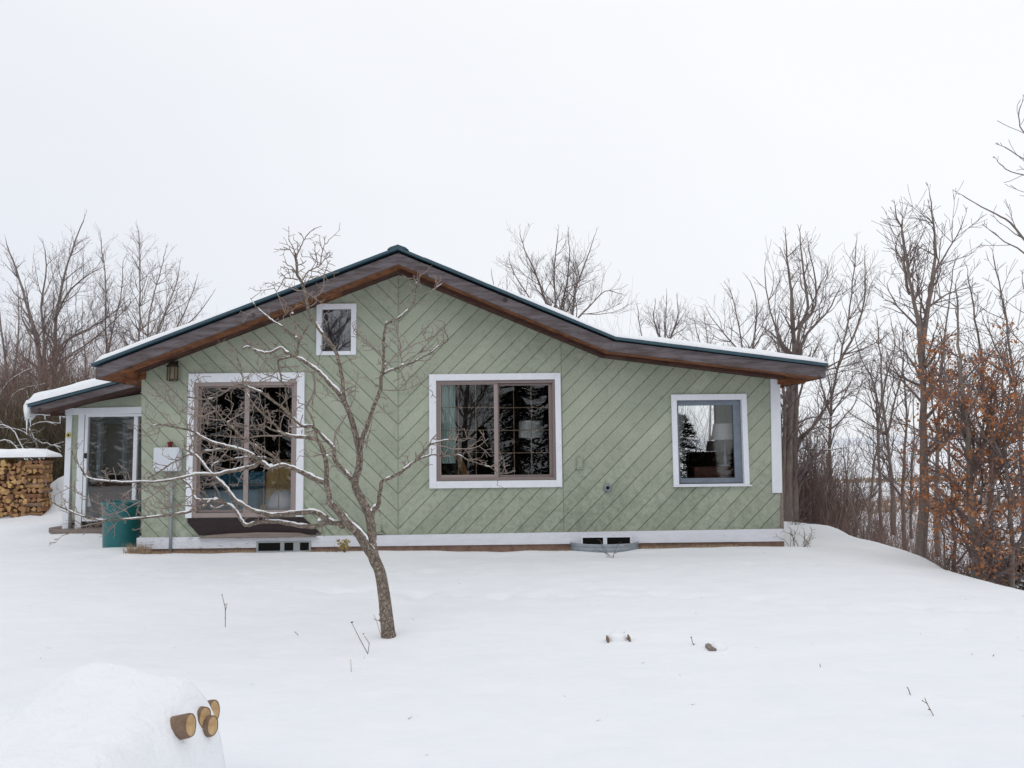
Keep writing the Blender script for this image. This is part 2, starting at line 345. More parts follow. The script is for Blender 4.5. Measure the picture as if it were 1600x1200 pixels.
# stubble strips on the valley floor
st = MB(); rng = random.Random(8)
for (y0, y1, n) in ((112, 122, 1500), (60, 75, 900)):
    for i in range(n):
        x = rng.uniform(30, 110)*(y0/112); y = rng.uniform(y0, y1); z = hgt(x, y)
        w = rng.uniform(.1,.3); hh = rng.uniform(.25,.7)
        st.face([(x-w,y,z-.1),(x+w,y,z-.1),(x+w*.5,y+.1,z+hh)])
tag(st.build('stubble_grass', STRAW), 'tan strip of dry grass across the far snowy field right of the house', 'grass', kind='stuff')

# ------------------------------------------------------------------ HOUSE
YW = 12.0; YF = 11.4; YB = 17.5
def wr(l, t, r, b, Y=YW):
    return (at(l, (t+b)/2, Y).x, at(r, (t+b)/2, Y).x, at((l+r)/2, b, Y).z, at((l+r)/2, t, Y).z)
house = empty('house', (at(722, 857, YW).x, YW, 0), 'single storey house with sage green diagonal siding, white trim and a brown bent-gable roof edge', 'house')
def xz(px, py, Y=YW): p = at(px, py, Y); return (p.x, p.z)
wall_poly = [xz(221,846), xz(1223.5,836), xz(1218.5,594), xz(940,559), xz(622,429), xz(221,581)]
holes = [wr(303,592,466,808), wr(503,483,549,549), wr(682,594,868,750), wr(1058,625,1160,756)]
xs0 = at(622, 700, YW).x; ztip = at(622, 717.5, YW).z; SP = .19
bm = bmesh.new()
f = bm.faces.new([bm.verts.new((x, YW, z)) for x, z in wall_poly])
def cut(side, co, no):
    fs = [f for f in bm.faces if side is None or (f.calc_center_median().x < xs0) == (side < 0)]
    ge = set(fs)
    for f in fs: ge.update(f.edges); ge.update(f.verts)
    bmesh.ops.bisect_plane(bm, geom=list(ge), plane_co=co, plane_no=no, dist=1e-5)
for x0, x1, z0, z1 in holes:
    for x in (x0, x1): cut(None, (x,0,0), (1,0,0))
    for z in (z0, z1): cut(None, (0,0,z), (0,0,1))
bmesh.ops.delete(bm, geom=[f for f in bm.faces if any(a < f.calc_center_median().x < b and c < f.calc_center_median().z < d for a,b,c,d in holes)], context='FACES')
cut(None, (xs0-.004,0,0), (1,0,0)); cut(None, (xs0+.004,0,0), (1,0,0))
for xb in (at(879,700,YW).x, at(500,700,YW).x-2.05):
    cut(None, (xb-.003,0,0), (1,0,0)); cut(None, (xb+.003,0,0), (1,0,0))
seams = [xs0, at(879,700,YW).x]
GW = .0072
for k in range(-45, 60):
    for e_ in (-GW, GW):
        c = k*SP+e_
        cut(-1, (xs0 + c*math.sqrt(.5), 0, ztip + c*math.sqrt(.5)), (math.sqrt(.5),0,math.sqrt(.5)))
        cut(1, (xs0 - c*math.sqrt(.5), 0, ztip + c*math.sqrt(.5)), (-math.sqrt(.5),0,math.sqrt(.5)))
gf = []
for f in bm.faces:
    c = f.calc_center_median()
    d = ((c.x-xs0)*(1 if c.x < xs0 else -1) + (c.z-ztip))*math.sqrt(.5)
    if abs(d - round(d/SP)*SP) < GW or (abs(c.x-xs0) < .004 ): gf.append(f)
    elif any(abs(c.x-s) < .003 for s in seams): gf.append(f)
r_ = bmesh.ops.extrude_face_region(bm, geom=gf)
bmesh.ops.translate(bm, verts=[v for v in r_['geom'] if isinstance(v, bmesh.types.BMVert)], vec=(0,.015,0))
bmesh.ops.delete(bm, geom=[f for f in gf if f.is_valid], context='FACES')
bm.normal_update()
for f in bm.faces:
    if f.normal.y > .5: f.normal_flip()
mb = MB(); vi = {}
for v in bm.verts: vi[v] = len(mb.v); mb.v.append(tuple(v.co))
for f in bm.faces:
    c = f.calc_center_median(); d = ((c.x-xs0)*(1 if c.x < xs0 else -1) + (c.z-ztip))*math.sqrt(.5)
    h_ = math.sin((math.floor(d/SP)*12.9898+(7.7 if c.x < xs0 else 0)+(3.3 if c.x > seams[1] else 0))*4.37)*43758.5453; h_ -= math.floor(h_)
    mb.f.append(tuple(vi[v] for v in f.verts)); mb.m.append(0 if h_ < .5 else 1 if h_ < .76 else 2)
bm.free()
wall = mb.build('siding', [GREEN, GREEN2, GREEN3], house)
# side and back walls (right bay set back under the roof with a big opening)
XL = wall_poly[0][0]; XR = wall_poly[1][0]; ztl = wall_poly[5][1]; ztr = wall_poly[3][1]
w = MB(); w.box(XL, XL+.1, YW+.02, YB, 0, ztl+.15); w.box(XR-.1, XR, YW+.02, 15.4, 0, wall_poly[2][1]+.1)
BX0, BX1 = 2.75, at(1121, 660, 15.35).x; BZ0, BZ1 = .95, at(1090, 628, 15.35).z
yb = 15.4
w.box(2.0, BX0, yb, yb+.12, 0, 2.9); w.box(BX1, XR, yb, yb+.12, 0, 2.9); w.box(BX0, BX1, yb, yb+.12, 0, BZ0); w.box(BX0, BX1, yb, yb+.12, BZ1, 2.9)
w.box(2.0, 2.1, yb+.12, YB, 0, 3.0); w.box(XL+.1, 2.0, YB-.1, YB, 0, 3.3)
w.build('outer_wall', GREEN, house)
ro = MB()
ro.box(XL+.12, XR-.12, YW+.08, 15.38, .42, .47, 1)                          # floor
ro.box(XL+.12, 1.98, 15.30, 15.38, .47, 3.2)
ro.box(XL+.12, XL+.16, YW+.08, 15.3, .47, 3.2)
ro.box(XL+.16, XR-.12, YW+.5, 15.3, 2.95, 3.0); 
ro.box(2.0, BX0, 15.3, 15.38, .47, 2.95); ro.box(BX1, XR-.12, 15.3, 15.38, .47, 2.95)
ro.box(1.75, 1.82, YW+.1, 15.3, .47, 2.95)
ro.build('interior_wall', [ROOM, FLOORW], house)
# ---- roof
TT = [(145,568.5),(622,386.5),(962,527),(1292,568.5)]   # top of metal
FT = [(150,574),(622,395),(959,533),(1291,573.5)]
FB = [(150,592),(622,412.5),(951,548.5),(1290,590)]
tt = [xz(x,y,YF) for x,y in TT]; ft = [xz(x,y,YF) for x,y in FT]; fb = [xz(x,y,YF) for x,y in FB]
wt = [(tt[0][0], xz(150,600,YW)[1]), xz(622,428), xz(940,559), (tt[3][0], xz(1290,600.5,YW)[1])]
b = MB(); b.band(ft, fb, YF, YF+.045); b.build('fascia', FASCIA, house, bevel=.004)
b = MB(); met_b = [(x, z-.045) for x, z in tt]
for i in range(3):
    (x0,z0),(x1,z1) = tt[i], tt[i+1]
    b.prism([(x0,z0-.042),(x1,z1-.042),(x1,z1),(x0,z0)], YF-.05, YB+.3)
    n = int((x1-x0)/.3)
b.prism([(tt[1][0]-.16, tt[1][1]-.04), (tt[1][0], tt[1][1]-.02), (tt[1][0]+.16, tt[1][1]-.045), (tt[1][0]+.12, tt[1][1]-.01), (tt[1][0], tt[1][1]+.035), (tt[1][0]-.12, tt[1][1]-.005)], YF-.04, YB+.3)
b.prism([(tt[1][0]+.26, tt[1][1]-.10), (tt[1][0]+.34, tt[1][1]-.13), (tt[1][0]+.31, tt[1][1]-.05), (tt[1][0]+.25, tt[1][1]-.045)], YF+.6, YF+.75)
roof = b.build('roof', TEAL, house)
# soffit boards and beam
b = MB(); sf = [(x, z) for x, z in fb]
st_ = [(x, z+.03) for x, z in fb]
b.band(st_, [(x, z+.004) for x, z in fb], YF+.05, YB+.2); b.build('soffit', SOFFIT, house)
b = MB()
bt = [(XL-.06, fb[0][1]+(XL-.06-fb[0][0])*(fb[1][1]-fb[0][1])/(fb[1][0]-fb[0][0])), fb[1], fb[2], (XR+.05, fb[2][1]+(XR+.05-fb[2][0])*(fb[3][1]-fb[2][1])/(fb[3][0]-fb[2][0]))]
wl = [(XL-.06, xz(221,583)[1]+.0), xz(622,429), xz(940,559.5), (XR+.05, xz(1226,594)[1])]
b.band([(x, max(z+.002, wl[i][1]+.02)) for i, (x, z) in enumerate(bt)], wl, YF+.36, YW-.002)
b.build('rake_beam', BEAM, house, bevel=.004)
# rafter tails and eave plates
def fbz(x):
    for i in range(3):
        if fb[i][0] <= x <= fb[i+1][0]+1e-6:
            t = (x-fb[i][0])/(fb[i+1][0]-fb[i][0]); return fb[i][1]+t*(fb[i+1][1]-fb[i][1])
    return fb[0][1]
for y in (11.95, 12.9, 13.9, 14.9, 15.9, 16.9):
    xa, xb = tt[0][0]+.16, XL+.0
    b = MB(); b.prism([(xa, fbz(xa)-.05), (xb, fbz(xb)-.13), (xb, fbz(xb)), (xa, fbz(xa))], y, y+.05); b.build('rafter_tail', SOFFIT, house)
    xa, xb = XR, tt[3][0]-.12
    b = MB(); b.prism([(xa, fbz(xa)-.12), (xb, fbz(xb)-.05), (xb, fbz(xb)), (xa, fbz(xa))], y, y+.05); b.build('rafter_tail', SOFFIT, house)
b = MB(); b.prism([(tt[0][0]+.34, fbz(tt[0][0]+.34)-.16), (XL-.07, fbz(XL)-.17), (XL-.07, fbz(XL)), (tt[0][0]+.34, fbz(tt[0][0]+.34))], YF+.34, YF+.5); b.build('rafter_tail', SOFFIT, house)
for bx_ in ((XL-.14, XL-.003, YW-.02, YB, ztl-.12, ztl+.10), (XR+.003, XR+.10, YW+.0, YB, xz(1226,594)[1]+.02, fbz(XR+.1)-.002),
    (tt[0][0]+.02, tt[0][0]+.06, YF+.05, YB, fb[0][1]+.0, ft[0][1]-.01), (tt[3][0]-.06, tt[3][0]-.02, YF+.05, YB, fb[3][1], ft[3][1]-.01)):
    b = MB(); b.box(*bx_); b.build('eave_board', BEAM, house)
# roof snow, with soft lumpy edge
def snow_sheet(poly, y0, y1, thick, name, parent, step=.1, edge=.05, seed=0, drop=None):
    """snow lying on the polyline of (x,z): rounded front and end edges"""
    m = MB(); X = []
    for i in range(len(poly)-1):
        (xa,za),(xb,zb) = poly[i], poly[i+1]; n = max(1, int((xb-xa)/step))
        for k in range(n): X.append((xa+(xb-xa)*k/n, za+(zb-za)*k/n))
    X.append(poly[-1])
    ysl = [0, .01, .03, .07, .14, .3, .6, 1.2]; ysl = [y0+v for v in ysl if y0+v < y1-.1]+[y1]
    prof = {0:0, 1:.45, 2:.75, 3:.95}
    xmin, xmax = X[0][0], X[-1][0]
    for j, y in enumerate(ysl):
        for (x, z) in X:
            t = thick(x)*prof.get(j, 1)*(1+.25*noise.noise(Vector((x*3, y*3, seed))))
            e = min(x-xmin, xmax-x); t *= min(1, .25+math.sqrt(max(0, e)/.12)) if e < .12 else 1
            yy = y + (.02*noise.noise(Vector((x*4, seed, 0))) if j < 6 else 0)
            m.v.append((x, yy, z+.004+max(t, 0)))
    n = len(X)
    for j in range(len(ysl)-1):
        for i in range(n-1): m.f.append((j*n+i, j*n+i+1, (j+1)*n+i+1, (j+1)*n+i)); m.m.append(0)
    # skirt down
    base = len(m.v)
    for j in range(len(ysl)):
        m.v.append((X[0][0], ysl[j], X[0][1])); m.v.append((X[-1][0], ysl[j], X[-1][1]))
    for j in range(len(ysl)-1):
        m.f.append((base+2*j, j*n, (j+1)*n, base+2*j+2)); m.f.append((j*n+n-1, base+2*j+1, base+2*j+3, (j+1)*n+n-1)); m.m += [0,0]
    return m.build(name, SNOWB, parent, smooth=True)
def thick(x):
    if x < tt[1][0]: return .085*(1-sm(-5.4, -2.9, x))+.012
    return .015+.05*sm(-1.4, .8, x)+.02*sm(1.3,2.2,x)
snow_sheet([(tt[0][0]+.02, tt[0][1]), (tt[1][0]-.25, tt[1][1]-.25*.39)], YF-.03, YB+.2, thick, 'roof_snow', roof, seed=1)
snow_sheet([(tt[1][0]+.4, tt[1][1]-.4*.42), (tt[2][0], tt[2][1]), (tt[3][0]+.02, tt[3][1])], YF-.03, YB+.2, thick, 'roof_snow', roof, seed=5)
# ---- foundation and white skirt board
b = MB(); sk_t = [xz(215,840), xz(600,836), xz(1224,826)]; sk_b = [xz(215,858), xz(600,853), xz(1224,845.5)]
bw1 = wr(402,843,487,863); bw2 = wr(907,836,987,856)
b.band(sk_t[:], sk_b[:], YW-.035, YW+.02)
skirt = b.build('skirt_board', PEEL, house, bevel=.004)
b = MB(); b.box(XL+.02, XR+.01, YW-.006, YW+.25, -.25, xz(800,838)[1]); b.box(XL-.0, XL+.2, YW+.25, YB, -.2, .3); b.box(XR-.2, XR-.003, YW+.25, 15.4, -.2, .4)
b.build('foundation', BRICK, house)
# corner board
b = MB(); c = wr(1204,593,1217,770); b.prism([xz(1206,770), xz(1221.5,770), xz(1218,592), xz(1203,591)], YW-.03, YW-.002); b.box(XR-.035,XR+.028,YW-.03,YW+.12,c[2],c[3]-.01) if 0 else None
b.build('corner_board', WHITE, house, bevel=.003)
b = MB(); b.prism([xz(1219,826), xz(1224.5,826), xz(1223.5,770.5), xz(1219.5,770.5)], YW-.012, YW+.06); b.build('corner_post', WEATH, house)
# ---- windows
def ring(m, o, i, y0, y1, mi=0):
    (a,b_,c,d), (e_,f_,g_,h_) = o, i
    m.box(a, e_, y0, y1, c, d, mi); m.box(f_, b_, y0, y1, c, d, mi)
    m.box(e_, f_, y0, y1, h_, d, mi)
    if g_ > c+.001: m.box(e_, f_, y0, y1, c, g_, mi)
def grid(m, x0, x1, z0, z1, vx, hz_, y):
    for x in vx: m.box(x-.006, x+.006, y, y+.012, z0, z1)
    for z in hz_: m.box(x0, x1, y-.002, y+.010, z-.006, z+.006)
# attic window
m = MB(); ring(m, wr(495,475,557,555), wr(503,483,549,549), YW-.035, YW+.05); wa = m.build('window', WHITE, house, bevel=.004)
tag(wa, 'small white framed attic window')
x0,x1,z0,z1 = wr(503,483,549,549); m = MB(); m.box(x0, x1, YW+.03, YW+.036, z0, z1); m.build('pane', GLASS2, wa)
m = MB(); m.box(x0-.02, x1+.02, YW+.25, YW+.27, z0-.1, z1+.1); m.build('blind', mat('grey_blind',(.10,.10,.11),.9), wa)
# centre sliding window
m = MB(); ring(m, wr(671,584,877,762), wr(682,594,868,751), YW-.04, YW+.06); wc = m.build('window', WHITE, house, bevel=.004)
tag(wc, 'wide sliding window with taupe frame')
fr = wr(682,594,868,750); m = MB(); ring(m, fr, wr(687,599,864,746), YW-.012, YW+.07)
m2 = MB(); ring(m2, wr(686.5,598.5,778,748), wr(689,601,772,742), YW+.004, YW+.04); m2.box(*wr(772,601,778,742)[:2], YW-.006, YW+.004, wr(772,601,778,742)[2], wr(772,601,778,742)[3])
m.build('frame', TAUPE2, wc, bevel=.002); m2.build('sash', TAUPE, wc, bevel=.002)
m = MB(); ring(m, wr(778,599,864,746), wr(780,602,858,742), YW+.045, YW+.07); m.build('sash', TAUPE2, wc)
x0,x1,z0,z1 = wr(689,601,772,742); m = MB(); m.box(x0, x1, YW+.02, YW+.026, z0, z1); m.build('pane', GLASS, wc)
g_ = MB(); grid(g_, x0, x1, z0, z1, [at(p,670,YW).x for p in (716,743.5)], [at(730,p,YW).z for p in (636.5,672,707.5)], YW+.03)
x0,x1,z0,z1 = wr(780,602,858,742); m = MB(); m.box(x0, x1, YW+.052, YW+.058, z0, z1); m.build('pane', GLASS, wc)
grid(g_, x0, x1, z0, z1, [at(p,670,YW).x for p in (803,830.5)], [at(820,p,YW).z for p in (636.5,672,707.5)], YW+.06); g_.build('muntins', GOLD, wc)
# right window
m = MB(); ring(m, wr(1050,616,1168,758), wr(1058.5,625,1160,756), YW-.04, YW+.10); x0,x1,z0,z1 = wr(1050,616,1170,758); m.box(x0-.01, x1+.01, YW-.06, YW+.0, z0-.02, z0+.0)
wn = m.build('window', WHITE, house, bevel=.004); tag(wn, 'square fixed window with blue-grey frame')
m = MB(); ring(m, wr(1058.5,625,1160,755), wr(1062.5,633,1148,747), YW+.04, YW+.10); m.build('frame', BLUEF, wn, bevel=.003)
x0,x1,z0,z1 = wr(1062.5,633,1148,747); m = MB(); m.box(x0,x1,YW+.07,YW+.076,z0,z1); m.build('pane', GLASS, wn)
# sliding patio door
m = MB(); o = wr(293.5,583,475.5,808); i_ = wr(303,597,464,808)
m.box(o[0], i_[0], YW-.04, YW+.06, o[2], o[3]); m.box(i_[1], o[1], YW-.04, YW+.06, o[2], o[3]); m.box(i_[0], i_[1], YW-.04, YW+.06, i_[3], o[3])
dr = m.build('patio_door', WHITE, house, bevel=.004)
m = MB(); ring(m, wr(303,597,465,808), wr(308.5,603,459,801), YW-.02, YW+.07); m.box(*wr(454,592,464,599)[:2], YW-.046, YW-.04, wr(454,592,464,599)[2], wr(454,592,464,599)[3]); m.build('frame', TAUPE, dr, bevel=.003)
m = MB(); ring(m, wr(381,603,459,801), wr(388.5,605,455,797), YW+.0, YW+.03); m.build('sash', TAUPE, dr, bevel=.003)
m = MB(); ring(m, wr(308.5,603,386,801), wr(312,606,380.5,797), YW+.035, YW+.065); m.build('sash', TAUPE2, dr, bevel=.003)
g_ = MB()
for (l, r, vs) in ((388.5,455,(412.5,435.5)), (312,380.5,(335,358))):
    x0,x1,z0,z1 = wr(l,605,r,797); yy = YW+(.012 if l > 350 else .048)
    m = MB(); m.box(x0,x1,yy,yy+.006,z0,z1); m.build('pane', GLASS, dr)
    grid(g_, x0,x1,z0,z1,[at(p,700,YW).x for p in vs],[at((l+r)/2,p,YW).z for p in (642,680.5,719,758)], yy+.008)
g_.build('muntins', GOLD, dr)
# black board, ledger and rotten sill below the door
b = MB(); b.prism([xz(312,836), xz(503,834), xz(474,808.5), xz(294,810), xz(294,816)], YW-.03, YW-.002); b.build('ledger_panel', DARKW, house)
b = MB(); b.prism([xz(312,840), xz(400,839.5), xz(497,838), xz(470,832), xz(440,831.5), xz(405,831), xz(360,833), xz(325,836)], YW-.11, YW-.032); b.build('weathered_sill', WEATH, house, bevel=.01)
# basement windows
for (bw, dv, nm) in ((wr(402,845,487,863), (442,446.5), 'left'), (wr(907,837,987,857), (939,945), 'right')):
    x0,x1,z0,z1 = bw; m = MB(); ring(m, (x0,x1,z0,z1), (x0+.03,x1-.03,z0+.03,z1-.022), YW-.05, YW-.0352)
    mid = (x0+x1)/2-.02; m.box(mid-.03, mid+.03, YW-.05, YW-.0352, z0+.03, z1-.022)
    if nm == 'left': m.box(x1-.27, x1-.17, YW-.044, YW-.038, z0+.03, z1-.022)
    bo = m.build('basement_window', GREYF if nm == 'left' else WHITE, house)
    m = MB(); m.box(x0+.03,x1-.03, YW-.0375, YW-.0357, z0+.03, z1-.022); m.build('pane', mat('dark_basement_glass', (.006,.006,.006), .5, spec=.1), bo)
well = MB(); wc0 = at(944, 855, YW); pts = []; 
for k in range(25):
    a = math.pi*k/24; pts.append((wc0.x-.52*math.cos(a), YW-.03-.36*math.sin(a)))
zr_ = [(-.12,0),(.03,0),(.045,.012),(.06,0),(.085,0),(.10,.012),(.115,0),(.13,.006)]
for (dz, dr_) in zr_:
    for (xa, ya) in pts: well.v.append((xa+(xa-wc0.x)*dr_*2, ya-dr_, dz))
for j in range(len(zr_)-1):
    for k in range(24): well.f.append((j*25+k, j*25+k+1, (j+1)*25+k+1, (j+1)*25+k)); well.m.append(0)
o = well.build('window_well', GALV, house, smooth=True); md = o.modifiers.new('s','SOLIDIFY'); md.thickness = .008
# lantern under the eave
LP = at(270, 580, YW-.12)
lan = empty('porch_lantern', (LP.x, YW-.002, at(270,596,YW).z), 'aged bronze wall lantern high on the green wall under the left eave', 'lantern')
m = MB(); zt = at(270,561,YW-.1).z; zb = at(270,596,YW-.1).z; hh = zt-zb
m.lathe([(0,hh),(.012,hh-.01),(.015,hh-.04),(.05,hh-.06),(.10,hh-.115),(.098,hh-.125)], (LP.x, YW-.13, zb), 8)
m.box(LP.x-.03, LP.x+.03, YW-.02, YW-.002, zt-.16, zt-.02); m.box(LP.x-.01, LP.x+.01, YW-.13, YW-.02, zt-.05, zt-.03)
for k in range(8):
    a = math.pi*2*(k+.0)/8; m.tube([Vector((LP.x+.083*math.cos(a), YW-.13+.083*math.sin(a), zb+.015)), Vector((LP.x+.083*math.cos(a), YW-.13+.083*math.sin(a), zt-.12))], [.006,.006], 4)
m.lathe([(.0,0),(.07,0),(.092,.008),(.092,.025),(0,.03)], (LP.x, YW-.13, zb), 8); m.build('lantern_frame', BRONZE, lan)
m = MB(); m.lathe([(.077,.03),(.077,hh-.13)], (LP.x, YW-.13, zb), 8); m.build('lantern_glass', LGLASS, lan)
# electrical box, conduit, red light
eb = empty('electrical_box', (at(265,735,YW).x, YW-.07, at(265,735,YW).z), 'white metal utility box with grey conduit on the wall left of the patio door', 'utility box')
x0,x1,z0,z1 = wr(245,699,285,736); m = MB(); m.box(x0,x1,YW-.13,YW-.002,z0,z1); m.build('box_body', BOXW, eb, bevel=.02)
m = MB(); m.box(x0+.02,x1-.02,YW-.134,YW-.1305,z0+.14,z1-.02); m.build('box_cover', BOXW, eb, bevel=.002)
m = MB(); cx = at(270,790,YW).x; m.tube([Vector((cx,YW-.05,z0)), Vector((cx,YW-.05,-.1))], [.021,.021], 10); 
for zz in (at(270,760,YW).z, at(270,801,YW).z): m.tube([Vector((cx,YW-.05,zz)), Vector((cx,YW-.05,zz+.03))], [.028,.028], 10)
m.build('conduit', GALV, eb, smooth=True)
x0,x1,z0,z1 = wr(265,692,272,699); m = MB(); m.lathe([(0,.09),(.04,.085),(.045,.06),(.03,.055),(.03,.0)], ((x0+x1)/2, YW-.06, z0), 12)
m.build('knob', RED, eb, smooth=True)
# small wall fittings
x0,x1,z0,z1 = wr(901,714,911,733); m = MB(); m.box(x0,x1,YW-.035,YW-.002,z0,z1); m.box(x0+.015,x1-.015,YW-.045,YW-.035,z0+.03,z1-.03)
tag(m.build('outlet_cover', GREEN, bevel=.004), 'small green painted outlet cover on the siding right of the centre window', 'outlet cover')
x0,x1,z0,z1 = wr(586,820,596,831); m = MB(); m.box(x0,x1,YW-.05,YW-.002,z0,z1)
m.box(x0-.03,x1+.02,YW-.045,YW-.004,z0-.03,z0-.004)
tag(m.build('wall_spigot_box', GREEN, bevel=.004), 'little green wooden block low on the wall just above the white skirt board', 'block')
vp = at(949,762,YW); vc = empty('wall_vent', (vp.x, YW, vp.z), 'round grey metal vent cap low on the siding between the two large windows', 'vent')
m = MB(); m.lathe([(.062,-.002),(.062,-.02),(.05,-.035),(.05,-.06),(.03,-.06),(.03,-.03)], (vp.x, YW, vp.z), 20, axis='y'); m.build('vent_ring', GALV, vc, smooth=True)
m = MB(); m.lathe([(.032,-.035),(.0,-.04)], (vp.x, YW, vp.z), 16, axis='y'); m.lathe([(.016,-.065),(.012,-.075),(0,-.077)], (vp.x+.012, YW, vp.z), 12, axis='y'); m.build('vent_core', DARKW, vc)

# ---- things seen inside through the glass
def interior():
    # curtain
    x0,x1,z0,z1 = wr(688,600,712,724,YW+.16); m = MB(); n = 26
    for k in range(n):
        xa = x0+(x1-x0)*k/n; xb = x0+(x1-x0)*(k+1)/n; ya = YW+.16+.02*math.sin(k*1.7); yb2 = YW+.16+.02*math.sin((k+1)*1.7)
        m.face([(xa,ya,z0),(xb,yb2,z0),(xb,yb2,z1),(xa,ya,z1)])
    tag(m.build('curtain', CURT, smooth=True), 'pale green curtain hanging at the left side of the centre window', 'curtain')
    # golden chair arm
    m = MB(); Y = YW+.5; p = [at(708,700,Y), at(712,715,Y), at(718,732,Y), at(729,760,Y)]
    q = [at(713,700,Y), at(720,712,Y), at(728,730,Y), at(740,760,Y)]
    for k in range(3): m.prism([(p[k+1].x,p[k+1].z),(q[k+1].x,q[k+1].z),(q[k].x,q[k].z),(p[k].x,p[k].z)], Y, Y+.05)
    ch = empty('wooden_chair', (at(722,760,Y).x, Y, .47), 'golden wooden chair standing inside behind the lower left of the centre window', 'chair')
    m.build('backrest', PINE, ch); m = MB(); a = at(722,758,Y); m.box(a.x-.05,a.x+.4,Y-.02,Y+.4,a.z-.04,a.z); m.build('seat', PINE, ch)
    for dx in (-.02,.34):
        for dy in (0,.34): m = MB(); m.box(a.x+dx,a.x+dx+.04,Y+dy,Y+dy+.04,.47,a.z-.04); m.build('leg', PINE, ch)
    # lamps
    def lamp(name, l, t, r, b, Y, stem_py, lab, two=False, mat_=SHADE, taper=.78):
        c = at((l+r)/2,(t+b)/2,Y); w_ = at(r,t,Y).x-at(l,t,Y).x; h_ = at(l,t,Y).z-at(l,b,Y).z; zb_ = c.z-h_/2; zf = at((l+r)/2, stem_py, Y).z
        e_ = empty(name, (c.x, Y, zf), lab, 'lamp'); m = MB(); m.lathe([(w_/2,0),(w_/2*taper,h_)], (c.x,Y,zb_), 28); m.build('lamp_shade', mat_, e_, smooth=True)
        m = MB(); m.lathe([(0,0),(.09,0),(.09,.02),(.02,.04),(.03,.12),(.012,.2),(.012,max(.25,zb_-zf+.05)),(0,max(.25,zb_-zf+.05))], (c.x,Y,zf), 16); m.build('lamp_base', BOXW, e_, smooth=True)
        return zf, c
    zf, c = lamp('table_lamp', 1111, 662, 1152, 687, YW+.5, 729, 'table lamp with a pale tapered shade on the dark wooden chest behind the right window')
    m = MB(); m.box(c.x-.55, c.x+.22, YW+.3, YW+.75, .47, zf); tag(m.build('wooden_chest', REDWOOD, bevel=.01), 'dark reddish wooden chest under the lamp behind the right window', 'chest')
    zf, c = lamp('table_lamp', 1103, 689, 1125, 705, YW+2.3, 740, 'lamp reflection in the right window, modelled as a smaller lamp deeper inside')  # a lamp's reflection in the pane, modelled as a second lamp
    m = MB(); m.box(c.x-.4, c.x+.4, YW+2.1, YW+2.5, .47, zf); tag(m.build('side_table', REDWOOD), 'dark side table carrying the modelled lamp reflection deep in the right room', 'table')
    zf, c = lamp('table_lamp', 810, 658, 850, 684, YW+1.2, 745, 'table lamp with a white drum shade behind the right half of the centre window', taper=.95)
    m = MB(); m.box(c.x-.4, c.x+.4, YW+1.0, YW+1.5, .47, zf); tag(m.build('side_table', DARKW), 'dark side table under the drum shade lamp behind the centre window', 'table')
    m = MB(); a = wr(1078, 706, 1160, 760, YW+1.7); m.box(a[0], a[1], YW+1.7, YW+2.0, .47, a[3]); m.box(a[0], a[1], YW+1.35, YW+1.7, .47, .9)
    tag(m.build('red_settee', REDWOOD, bevel=.03), 'dark reddish settee in the room behind the chest and lamp of the right window', 'settee')
    # sofa, wicker chair, cushion behind the patio door
    so_ = empty('sofa', (at(350,790,YW+1.2).x, YW+1.2, .47), 'teal blue sofa inside behind the left pane of the patio door', 'sofa')
    x0,x1,z0,z1 = wr(318,738,412,775,YW+.9); m = MB(); m.box(x0,x1,YW+1.2,YW+1.4,.6,z1); m.build('backrest', SOFA, so_, bevel=.05)
    m = MB(); m.box(x0,x1,YW+.6,YW+1.2,.5,z0+.12); m.build('seat', SOFA, so_, bevel=.05)
    wk = empty('wicker_chair', (at(435,800,YW+.7).x, YW+.7, .47), 'rounded tan wicker chair back behind the right pane of the patio door', 'chair')
    m = MB(); c = at(437,760,YW+.6); rr = .27
    for k in range(16):
        a0 = math.pi*(k/16.0)*1.0; a1 = math.pi*((k+1)/16.0)
        m.face([(c.x+rr*math.cos(a0), YW+.8-.15*math.sin(a0)*0+.0, .5),(c.x+rr*math.cos(a1), YW+.8, .5),(c.x+rr*math.cos(a1), YW+.8+.05, at(437,742,YW+.8).z+.22*math.sin(a1)),(c.x+rr*math.cos(a0), YW+.85, at(437,742,YW+.8).z+.22*math.sin(a0))])
    o = m.build('backrest', TAN, wk); sd = o.modifiers.new('s','SOLIDIFY'); sd.thickness=.05
    m = MB(); m.box(c.x-.27,c.x+.27,YW+.4,YW+.8,.55,.72); m.build('seat', TAN, wk, bevel=.04)
    m = MB(); p = at(438,800,YW+.35)
    m.lathe([(0,.36),(.12,.34),(.2,.26),(.25,.14),(.23,.03),(.1,0),(0,0)], (p.x+.02, YW+.4, .73-.14), 18); tag(m.build('cushion', CUSH, smooth=True), 'pale grey cushion slumped on the wicker chair inside the patio door', 'cushion')
    # indoor fir tree
    rng = random.Random(5)
    t_ = empty('indoor_fir', (at(1060,740,YW+1.4).x, YW+1.4, .47), 'dark green fir tree standing indoors at the left of the right window', 'tree')
    bx = at(1060,700,YW+1.4).x; m = MB(); tw = MB(); tw.tube([Vector((bx,YW+1.4,.47)), Vector((bx,YW+1.4,2.2))], [.03,.01], 6)
    for k in range(340):
        hz = rng.uniform(.0,1); z = .75+1.38*hz; L = .62*(1-hz)**.75+.10; a = rng.uniform(0,6.28)
        d = Vector((math.cos(a), math.sin(a), -.12)); p0 = Vector((bx,YW+1.4,z))
        for q in range(7):
            s = L*(.3+.7*q/6); c0 = p0+d*s
            for e_ in range(4):
                dd = Vector((rng.uniform(-1,1), rng.uniform(-1,1), rng.uniform(-.4,.5))).normalized()*.08
                n_ = dd.cross(Vector((rng.random(),rng.random(),1))).normalized()*.008; m.face([c0-n_, c0+n_, c0+dd])
